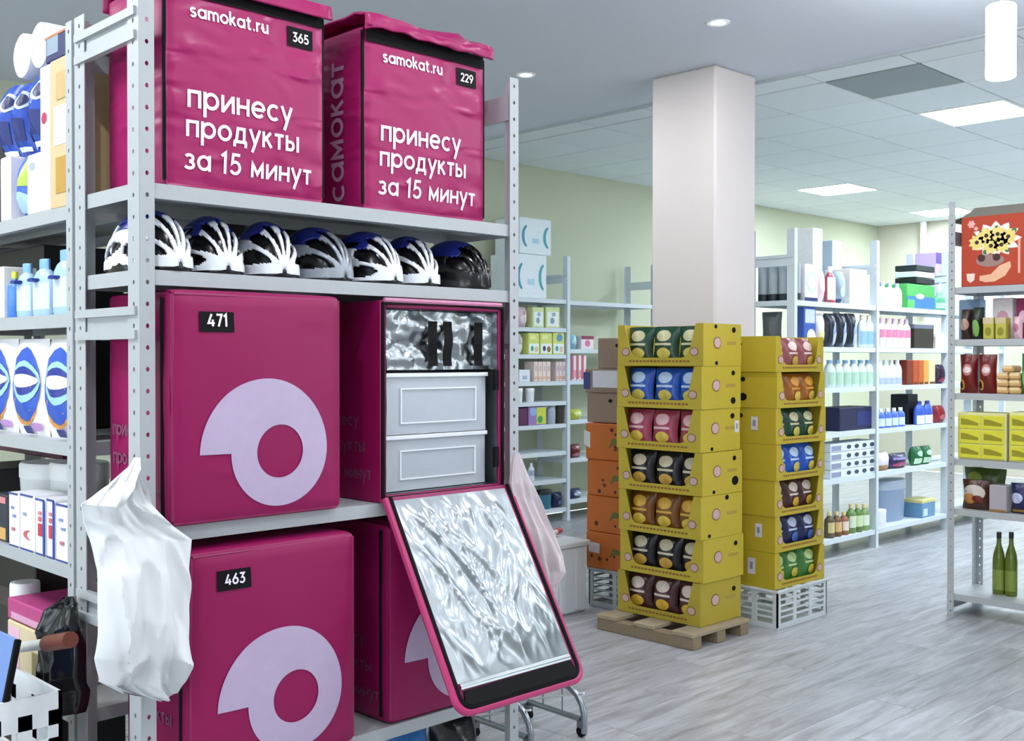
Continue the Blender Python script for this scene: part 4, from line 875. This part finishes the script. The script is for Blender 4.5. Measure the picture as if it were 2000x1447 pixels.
put(RD, .84, 1091, 1105, 792, 'tub', 'dark_jar', 'dark jar against the upright of the back wall rack', 'jar', '#3a3028', '#2a2420', ly=.02, d=.06)
put(RD, .368, 1036, 1047, 905, 'bottle', 'white_bottle', 'slim white bottle alone on a low shelf by the hanging cloth', 'bottle', '#dfe6ee', '#f0f2f4', ('#9fb0cc', .3, .6), 'round', ly=.05, d=.05)
put(RD, .117, 1060, 1084, 958, 'tub', 'teal_jar', 'dark jar with a teal front on the lowest back shelf', 'jar', '#2f6f86', '#0f1418', ly=.02, d=.12)
put(RD, .117, 1085, 1104, 962, 'pouch', 'navy_pack', 'dark navy pack beside the teal jar', 'pack', '#1a2448', [(.3, .7, .2, .5, '#5a6a9a', 'o')], ly=.02, d=.10)
put(RD, 1.48, 1114, 1132, 653, 'pouch', 'teal_pack', 'light teal pack beside the pink and white box', 'pack', '#8fc6d6', [(.2, .8, .3, .7, '#b9e0e8', 'o')], ly=.02, d=.1)
put(RD, 1.48, 1135, 1160, 656, 'carton', 'pink_white_box', 'pink and white box beside the light teal pack', 'box', '#eee2e6', [(0, 1, .75, 1, '#8a3050'), (.3, .7, .2, .7, '#d8709a', 'o')], ly=.02, d=.12)
put(RD, 1.209, 1116, 1146, 694, 'carton', 'striped_carton', 'slim pink and white carton behind the brown cartons', 'carton', '#f0e2e0', [(.0, .4, .05, 1, '#c8607e'), (.5, .9, .1, .4, '#e8a0a8')], n=3, group='slim pink cartons', ly=.02, d=.1)
put(RD, .866, 1118, 1143, 800, 'pouch', 'yellow_pack', 'flat yellow-green pack beside the rack upright', 'pack', '#c6d24a', [(.2, .8, .4, .8, '#e8eea0', 'o')], ly=.02, d=.12)
put(RD, .532, 1116, 1142, 868, 'pouch', 'dark_red_pack', 'dark red pack beside the orange cartons', 'pack', '#6a1820', [(.2, .8, .1, .4, '#b87a7a', 'o')], ly=.02, d=.12)
put(RD, .175, 1116, 1143, 955, 'pouch', 'navy_pack', 'navy and white pack beside the orange cartons', 'pack', '#24305e', [(.2, .9, .3, .7, '#c8d2e6', 'o')], ly=.02, d=.12)

# ================================================================== goods on the long rack behind the column
for i in range(4):
    T = thing('paper_roll', 'grey wrapped paper roll with a dark foot at the rack end', 'paper roll', (6.53, 3.985 + i * .082, 1.79), R90, 'grey paper rolls at the rack end'); roll(T, .074, .074, .25, '#a8b2b8', '#1c2a34')
put(RB, 1.79, 1572, 1598, 516, 'carton', 'detergent_box', 'white box with a big pale disc and navy foot', 'box', '#e9e4ea', [(.12, .9, .25, .8, '#c3d2d2', 'o'), (.25, .8, .32, .74, '#eef6f6', 'o'), (0, .95, 0, .10, '#1d2c66')], ly=.02, d=.14)
put(RB, 1.79, 1588, 1607, 446, 'carton', 'white_carton', 'tall plain white carton behind the white disc box', 'carton', '#f6f7f7', None, ly=.18, d=.14)
put(RB, 1.79, 1599, 1618, 526, 'pouch', 'pink_pack', 'pink and white pack beside the white disc box', 'pack', '#eed2da', [(.2, .8, .3, .7, '#f6e8ea', 'o')], ly=.02, d=.1)
put(RB, 1.79, 1620, 1637, 520, 'bottle', 'red_bottle', 'white bottle with a dark red back on the top shelf', 'bottle', '#a84a56', '#e9dede', ('#f2e6ea', .08, .7), 'oval', ly=.02, d=.06)
put(RB, 1.79, 1639, 1658, 530, 'pouch', 'blue_grey_pack', 'blue-grey pack beside the red-backed bottle', 'pack', '#9fb4c6', [(.2, .8, .2, .6, '#c6e0ec', 'o'), (0, .5, .02, .14, '#2a3a62')], ly=.02, d=.1)
put(RB, 1.79, 1660, 1694, 526, 'carton', 'cream_box', 'large cream box on the top shelf of the long rack', 'box', '#efe6dc', [(.1, .4, .2, .8, '#f4dcd2', 'o'), (.5, .9, .2, .7, '#f3ece2', 'o')], ly=.02, d=.2)
put(RB, 1.79, 1626, 1645, 470, 'carton', 'pale_blue_carton', 'pale blue carton standing high behind the bottles', 'carton', '#b4cadc', None, ly=.23, d=.12)
for i, x in enumerate((6.55,)):
    T = thing('grey_pouch', 'dark grey pouch seen through the rack end beside the column', 'pouch', (6.56, 4.19, 1.481), R90); pouch(T, .16, .1, .24, '#5a605e', None)
put(RB, 1.48, 1570, 1594, 600, 'carton', 'blue_carton', 'blue and white carton with a white disc on the second shelf', 'carton', '#3a5ab0', [(.1, .9, .6, .95, '#c3cfee'), (.25, .95, .05, .45, '#eef2f6', 'o')], ly=.02, d=.12)
put(RB, 1.48, 1596, 1618, 612, 'pouch', 'cream_pack', 'cream pack with a round yellow front on the second shelf', 'pack', '#e9e2d6', [(.15, .85, .05, .5, '#efe6b0', 'o'), (.35, .65, .1, .3, '#5a5a3a', 'o')], ly=.02, d=.1)
for i, u in enumerate((1621, 1641, 1661)): put(RB, 1.48, u, u + 19, 612, 'pouch', 'cleaner_pouch', 'black and silver pouch in a row of three on the second shelf', 'pouch', '#1a2232', [(.35, 1, .05, .75, '#9fb2cc', 'o'), (.45, .9, .1, .45, '#d2dcea', 'o')], group='three black and silver pouches', ly=.02, d=.1)
put(RB, 1.48, 1684, 1711, 615, 'bottle', 'cleaner_bottle', 'cream and blue cleaner bottle by the upright', 'bottle', '#cfe0e6', '#efe9d2', ('#8fb6de', .1, .5), 'oval', n=2, group='cream and blue cleaner bottles', ly=.02, d=.06)
put(RB, 1.195, 1622, 1712, 703, 'bottle', 'cleaner_bottle', 'white bottle with pale green label and blue cap in a row of six', 'bottle', '#d5e4e0', '#8fb0d6', ('#b6d6c0', .1, .55), 'jug', n=6, group='six white and green bottles', ly=.02, d=.08, gap=.012)
put(RB, .88, 1640, 1706, 795, 'carton', 'navy_box', 'wide dark navy box on the middle shelf of the long rack', 'box', '#161c44', [(.5, .95, .2, .8, '#202a6a')], ly=.04, d=.2)
put(RB, .552, 1622, 1712, 872, 'carton', 'dark_box', 'dark grey box behind the white bottle trays', 'box', '#3a4444', None, ly=.22, d=.1)
for k in range(4):
    T, = put(RB, .552, 1622, 1712, 880, 'carton', 'white_tray', 'white tray with dark round openings, %s of the stack of four' % ('lowest', 'second lowest', 'second highest', 'highest')[k], 'tray', '#dde6ee', [(.02, .22, .15, .75, '#8f98b0')] + [(.34 + .17 * j, .43 + .17 * j, .25, .75, '#33405a', 'o') for j in range(4)], ly=.02, d=.16, dz=k * .062, h=.060)
for i, (u0, c, p, lb) in enumerate(((1622, '#5a4a30', '#d8c48a', 'brown jar with a cream label'), (1636, '#6a4a2a', '#e0b87a', 'brown jar with a tan label'), (1650, '#8a5a3a', '#e8d8c8', 'reddish jar with a pale label'), (1664, '#6a8a4a', '#d8e8c8', 'green jar with a pale label'), (1677, '#5a7a3a', '#cfe0b0', 'dark green jar'), (1690, '#7a9a5a', '#e0ecd0', 'light green jar by the upright'))):
    put(RB, .135, u0, u0 + 13, 985 if i > 2 else 1000, 'bottle', 'preserve_jar', lb + ' on the lowest shelf of the long rack', 'jar', c, '#d8c890', (p, .2, .6), 'round', ly=.02, d=.07, gap=.01)
put(RB, 1.79, 1724, 1767, 552, 'bottle', 'pale_bottle', 'pale blue and pink bottle in a row of three on the top shelf', 'bottle', '#cddce8', '#9aa6c6', ('#ead6de', .08, .45), 'oval', n=3, group='three pale bottles', ly=.02, d=.07, gap=.02)
put(RB, 1.79, 1772, 1826, 556, 'carton', 'green_box', 'box printed bright green over blue on the top shelf', 'box', '#4fae5a', [(0, 1, 0, .5, '#3a78b8'), (.3, .6, .4, .62, '#cfe6f6', 'o'), (0, .25, 0, .35, '#5abf66')], ly=.02, d=.2)
for k, (dz, c, lb) in enumerate(((.20, '#10181a', 'black tray on the green and blue box'), (.25, '#cfe0dc', 'pale tray between two black trays on the green box'), (.30, '#202a2c', 'dark tray topmost on the green and blue box'))):
    put(RB, 1.79, 1790, 1826, 550, 'carton', 'flat_tray', lb, 'tray', c, None, ly=.03, d=.18, dz=dz, h=.045)
put(RB, 1.48, 1722, 1783, 622, 'bottle', 'lotion_bottle', 'pink and white lotion bottle in a row of five', 'bottle', '#e6dde6', '#d6b0c6', ('#cf7f9f', .35, .62), 'oval', n=5, group='five pink and white bottles', ly=.02, d=.06, gap=.012)
put(RB, 1.48, 1786, 1824, 634, 'carton', 'dark_box', 'dark brown box with a grey lid beside the pink bottles', 'box', '#2a2418', None, ly=.03, d=.18, lid='#6a7080')
put(RB, 1.195, 1720, 1766, 703, 'bottle', 'white_bottle', 'white bottle with blue print in a row of four', 'bottle', '#e4edf2', '#eef2f4', ('#b0bce0', .05, .3), 'jug', n=4, group='four white bottles with blue print', ly=.02, d=.07, gap=.01)
for i, (u0, u1, c, lb) in enumerate(((1772, 1783, '#7a2a14', 'dark red carton'), (1784, 1794, '#b04a20', 'red-orange carton'), (1795, 1804, '#c0602a', 'orange carton'), (1805, 1814, '#d8a04a', 'amber carton'), (1815, 1827, '#dcd0a0', 'cream carton'))):
    put(RB, 1.195, u0, u1, 703, 'carton', 'slim_carton', lb + ' in the row of warm coloured cartons', 'carton', c, [(.1, .9, .02, .1, '#5a2a14')], ly=.02, d=.12)
put(RB, .876, 1720, 1772, 797, 'bottle', 'cleaner_bottle', 'blue and white squeeze bottle in a row of four', 'bottle', '#4a6ec8', '#e6ecf6', ('#cfdcf4', .1, .5), 'oval', n=4, group='four blue and white squeeze bottles', ly=.02, d=.06, gap=.012)
put(RB, .876, 1795, 1827, 783, 'bottle', 'cleaner_bottle', 'tall royal blue bottle with a white foot', 'bottle', '#3a5ec0', '#2a3a8a', ('#e0ecf6', .03, .4), 'jug', n=2, group='two tall royal blue bottles', ly=.02, d=.07, gap=.01)
put(RB, .876, 1774, 1793, 770, 'carton', 'black_box', 'black box between the blue bottles', 'box', '#12161e', None, ly=.11, d=.15)
put(RB, .555, 1718, 1745, 884, 'pouch', 'white_brown_pouch', 'white pouch with a brown foot by the upright', 'pouch', '#e2dce0', [(.1, .9, .02, .3, '#a87a3a')], ly=.02, d=.1)
put(RB, .555, 1746, 1781, 886, 'pouch', 'purple_pouch', 'purple and pink pouch on the long rack', 'pouch', '#2e2450', [(.1, .9, .1, .45, '#b03a6e', 'o'), (.1, .9, .6, .75, '#8f86c0')], ly=.02, d=.12)
put(RB, .555, 1790, 1826, 872, 'pouch', 'green_pack', 'green and white pack in a pair beside the purple pouch', 'pack', '#1f6a3a', [(.1, .9, .1, .4, '#cfecd0'), (.2, .8, .5, .8, '#bfe0c4', 'o')], n=2, group='pair of green and white packs', ly=.02, d=.1)
put(RB, .135, 1730, 1784, 938, 'tub', 'grey_tub', 'big grey-blue plastic bucket on the lowest shelf', 'bucket', '#8fa2bc', '#aebccc', ly=.08, d=.2)
put(RB, .135, 1717, 1740, 996, 'roll', 'towel_roll', 'white paper towel roll in front of the grey-blue bucket', 'paper roll', '#eef1f0', '#dfe4e2', ly=.015, d=.1)
put(RB, .135, 1801, 1827, 975, 'carton', 'blue_yellow_box', 'flat blue box with a yellow lid on the lowest shelf', 'box', '#6a96b8', [(.1, .4, .1, .5, '#cfe0ea')], lid='#d8cf8a', ly=.02, d=.16)
# sliver of the third bay
put(RB, 1.79, 1828, 1856, 470, 'carton', 'purple_box', 'purple and lilac box high on the far bay', 'box', '#cdb6ea', [(0, 1, .55, 1, '#6a4aa6')], ly=.10, d=.18, dz=.28, h=.2)
put(RB, 1.79, 1834, 1856, 492, 'carton', 'lilac_box', 'pale lilac box under the purple box', 'box', '#e2d8f0', None, ly=.08, d=.2, h=.275)
put(RB, 1.79, 1832, 1852, 570, 'bottle', 'green_bottle', 'green and blue bottle on the far bay', 'bottle', '#5aae86', '#8fd0a0', ('#b0cfe8', .1, .4), 'oval', ly=.005, d=.06)
put(RB, 1.195, 1833, 1854, 712, 'pouch', 'dark_pouch', 'dark violet pouch on the far bay', 'pouch', '#2a1030', [(.2, .8, .1, .3, '#b02a4a', 'o')], ly=.02, d=.1)
put(RB, .876, 1833, 1854, 792, 'pouch', 'red_pouch', 'dark red pouch on the far bay', 'pouch', '#8a1a2a', [(.2, .8, .2, .5, '#c86a6a', 'o')], ly=.02, d=.1)
put(RB, 1.48, 1834, 1852, 652, 'tub', 'white_tub', 'small cream tub on the far bay', 'tub', '#e8d8cc', ly=.02, d=.07)

# ================================================================== goods on the food rack
T = thing('sunflower_box', 'red carton printed with sunflowers and a hand, brown flaps open, on the rack top', 'carton', world(RC, .325, .02, 1.787), R90)
w, d, h = .53, .30, .375
B(-w / 2, 0, 0, w / 2, d, h, b=.003).build('body', mat('#b23c1e', .55, 0, .02, 30, .06), T)
fp = MB().prism([(-w / 2, h), (w / 2, h), (w / 2 - .02, h + .055), (-w / 2 + .05, h + .055)], lambda a, b, t: (a, .004 + t + (b - h) * 1.1, b), 0, .004); fp.build('flap', mat('#7d776c', .8), T)
MB().prism([(0, 0), (d, 0), (d - .03, .10), (.03, .10)], lambda a, b, t: (-w / 2 - b * .7, a, h - .002 - b * .15 + t), 0, .004).build('flap', mat('#6d675e', .8), T)
def fdisc(cx, cz, r, col, nm, t0, t1, pet=0, sq=1):
    n = 48 if pet else 18; P = []
    for i in range(n):
        a = 2 * PI * i / n; rr = r * (1 - (.28 * (.5 - .5 * math.cos(pet * a)) if pet else 0)); P.append((cx + rr * math.cos(a), cz + sq * rr * math.sin(a)))
    return MB().prism(P, lambda a, b, t: (a, -t, b), t0, t1).build(nm, mat(col, .5), T)
ox = -w / 2
fdisc(ox + .185, .245, .135, '#efe8dc', 'bouquet_outline', 0, .0008, 12, .72)
for cx, cz in ((.085, .235), (.135, .268), (.195, .272), (.25, .255), (.16, .212), (.215, .215)):
    p = fdisc(ox + cx, cz, .045, '#e9d27a', 'sunflower', .0008, .0016, 9); MB().prism([(ox + cx + .011 * math.cos(2 * PI * i / 12), cz + .011 * math.sin(2 * PI * i / 12)) for i in range(12)], lambda a, b, t: (a, -t, b), .0016, .0022).build('seed_head', mat('#33240f', .6), p)
for cx, cz in ((.11, .29), (.19, .305), (.28, .285), (.13, .18), (.245, .185)): fdisc(ox + cx, cz, .013, '#4a7050', 'leaf', .0004, .0012)
fdisc(ox + .155, .135, .075, '#9a7a74', 'basket', 0, .0008, 0, .45); fdisc(ox + .11, .15, .02, '#45201c', 'berry', .0008, .0014); fdisc(ox + .19, .15, .02, '#45201c', 'berry', .0008, .0014)
MB().prism([(ox + x, z) for x, z in ((.10, .03), (.10, .055), (.16, .062), (.205, .105), (.26, .125), (.265, .095), (.235, .05), (.18, .022), (.13, .02))], lambda a, b, t: (a, -t, b), 0, .001).build('hand', mat('#e8b490', .5), T)
MB().prism([(ox + x, z) for x, z in ((.03, .07), (.075, .07), (.072, .035), (.052, .02), (.033, .035))], lambda a, b, t: (a, -t, b), 0, .001).build('shield', mat('#f0d2c4', .5), T)
fdisc(ox + .055, .335, .022, '#e8a8a0', 'flower_mark', 0, .001, 6); fdisc(ox + .08, .31, .012, '#e8a8a0', 'flower_mark', 0, .001, 5)
MB().prism([(ox + .30, .06), (ox + .312, .06), (ox + .312, .24), (ox + .30, .24)], lambda a, b, t: (a, -t, b), 0, .001).build('print', mat('#e2a490', .5), T)
put(RC, 1.503, 1870, 1894, 604, 'pouch', 'brown_bag', 'dark brown snack pouch at the end of the food rack', 'pouch', '#3a2622', [(.1, .9, .3, .7, '#b08a78', 'o')], ly=.02, d=.09)
put(RC, 1.503, 1893, 1917, 600, 'pouch', 'green_bag', 'dark pouch with a green front on the food rack', 'pouch', '#1a2a1c', [(.1, .8, .08, .62, '#7fae5a', 'o')], ly=.02, d=.09)
put(RC, 1.503, 1872, 1912, 585, 'carton', 'blue_carton', 'pale blue carton behind the dark pouches', 'carton', '#8fb0d0', None, ly=.2, d=.1)
for u0, lb in ((1919, 'first'), (1943, 'second')): put(RC, 1.503, u0, u0 + 22, 620, 'carton', 'tea_carton', 'yellow-green carton with a tan top, %s from the dark pouches' % lb, 'carton', '#b8b04a', [(0, 1, .72, 1, '#cdb890'), (.2, .8, .15, .55, '#8a8420', 'o')], ly=.02, d=.07)
put(RC, 1.503, 1938, 1979, 582, 'carton', 'white_carton', 'white and pink carton behind the yellow-green cartons', 'carton', '#eee6ea', [(.2, .8, .3, .7, '#dca8b8', 'o')], ly=.14, d=.1)
put(RC, 1.503, 1974, 1993, 618, 'pouch', 'pink_pouch', 'pale pink pouch beside the yellow-green cartons', 'pouch', '#dab0b6', [(.2, .8, .3, .7, '#b06a80', 'o')], ly=.02, d=.07)
put(RC, 1.503, 1984, 2012, 582, 'carton', 'magenta_box', 'magenta box behind the pale pink pouch', 'box', '#8a2050', [(.2, .8, .4, .7, '#d8b0c8', 'o')], ly=.12, d=.1)
for u0, lb in ((1869, 'beside the rack post'), (1906, 'beside the wafer packs')):
    put(RC, 1.212, u0, u0 + 37, 692, 'pouch', 'coffee_pouch', 'dark red coffee pouch with a pale emblem, %s' % lb, 'pouch', '#6a1712', [(.25, .8, .45, .75, '#c07a70', 'o'), (.3, .75, .52, .68, '#e0d0d0', 'o'), (.05, .4, .08, .36, '#d89a3a', 'o'), (.05, .3, .12, .32, '#3a120c', 'o')], ly=.02, d=.08)
k = 0
for row, n in ((0, 2), (1, 2), (2, 2), (3, 1)):
    for i in range(n):
        lx = 2.632 - onp(1957 + 24 * i + (10 if n == 1 else 0), 740, 0, 5.93).y
        T = thing('wafer_pack', 'tan wafer pack piled on the coffee shelf', 'wafer pack', world(RC, lx, .03, 1.2125 + row * .038), R90, 'tan wafer packs in a pile'); carton(T, .062, .12, .036, '#cfa468', [(.1, .9, .55, .95, '#e6cc98')], b=.008)
put(RC, 1.212, 1990, 2014, 690, 'pouch', 'green_pouch', 'green pouch beside the wafer packs', 'pouch', '#2f7a3a', [(.2, .8, .2, .6, '#6ab86a', 'o')], ly=.02, d=.08)
def yellow_pack(u0, u1, lb):
    T, = put(RC, .856, u0, u1, 806, 'carton', 'yellow_multipack', lb, 'multipack', '#dcd89a', None, ly=.02, d=.14)
    w_ = [c for c in T.children if c.name.startswith('body')][0].dimensions
    W, H = T.children[0].data.vertices, None
    xs = [v.co.x for v in W]; zs = [v.co.z for v in W]; x0, x1, h_ = min(xs), max(xs), max(zs)
    for i in range(2):
        for j in range(3):
            a0 = x0 + (x1 - x0) * (.03 + .48 * i); a1 = a0 + (x1 - x0) * .46; b0 = h_ * (.03 + .31 * j); b1 = b0 + h_ * .29
            p = B(a0, -.006, b0, a1, .002, b1, b=.003).build('packet', mat('#d6d03a', .4), T)
            MB().prism([(a0 + (a1 - a0) * .1, b0 + (b1 - b0) * .3), (a0 + (a1 - a0) * .9, b0 + (b1 - b0) * .25), (a0 + (a1 - a0) * .9, b0 + (b1 - b0) * .45), (a0 + (a1 - a0) * .4, b0 + (b1 - b0) * .7), (a0 + (a1 - a0) * .1, b0 + (b1 - b0) * .75)], lambda a, b, t: (a, -t, b), .006, .0066).build('print', mat('#948c1c', .5), p)
yellow_pack(1870, 1966, 'wrapped block of yellow packets beside the rack post')
yellow_pack(1970, 2064, 'second wrapped block of yellow packets on the food rack')
put(RC, .584, 1873, 1929, 938, 'pouch', 'nut_pouch', 'brown and white pouch of nuts at the end of the shelf', 'pouch', '#4a2a1c', [(.08, .92, .30, .85, '#c8bcb2', 'o'), (.1, .6, .2, .55, '#b87a3a', 'o'), (.45, .85, .25, .5, '#6a1c14', 'o')], ly=.02, d=.09)
put(RC, .584, 1876, 1960, 915, 'pouch', 'green_pack', 'dark green pack behind the pouch of nuts', 'pack', '#4a5a24', [(.1, .5, .6, .9, '#8a9a3a', 'o')], ly=.14, d=.1)
put(RC, .584, 1931, 1966, 948, 'carton', 'grey_pack', 'plain pale grey pack beside the pouch of nuts', 'pack', '#aaa2a8', [(0, 1, 0, .1, '#8a6a3a')], ly=.02, d=.1)
put(RC, .584, 1967, 2012, 945, 'pouch', 'navy_pouch', 'navy and white pouch beside the pale grey pack', 'pouch', '#1c1f52', [(.1, .7, .35, .7, '#b8bcdc', 'o'), (0, 1, .05, .15, '#a07a3a')], ly=.02, d=.1)
for u0, lb in ((1934, 'beside the rack upright'), (1958, 'second from the upright'), (1996, 'apart from the pair')):
    put(RC, .12, u0, u0 + 26, 1040, 'bottle', 'oil_bottle', 'green oil bottle with a dark cap, %s' % lb, 'bottle', '#5f6d1e', '#141a16', ('#7d8a3a', .08, .4), 'oil', ly=.14, d=.06, gap=.006, rough=.15)

# added dark boxes standing in for shade behind the bags and deep among detergents
for k, z in enumerate((2.0, 1.56, 1.12, .68, .24)):
    for i in range(2):
        T = thing('blocker_box', '%s added brown-black blocker box on shelf %s of the short rack behind the bags' % (('wider', 'narrower')[i], ('one', 'two', 'three', 'four', 'five')[k]), 'box', world(RF, .165 + .31 * i, .02, z + .001), 0)
        carton(T, .30 - .02 * i, .34, (.24 if k == 0 else .38), ('#2a211c', '#1c1a1c', '#3a2a20')[(i + k) % 3], [(.3, .7, .4, .6, '#4a4038')], b=.004)
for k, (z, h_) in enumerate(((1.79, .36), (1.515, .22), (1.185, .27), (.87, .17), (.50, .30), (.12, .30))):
    T = thing('blocker_box', 'added dark blocker box deep on the %s shelf of the detergent rack' % ('top', 'bottle', 'washing powder', 'soap carton', 'pink box', 'lowest')[k], 'box', world(RE, (.395, .395, .395, .15, .36, .395)[k], .13, z + .001), R90)
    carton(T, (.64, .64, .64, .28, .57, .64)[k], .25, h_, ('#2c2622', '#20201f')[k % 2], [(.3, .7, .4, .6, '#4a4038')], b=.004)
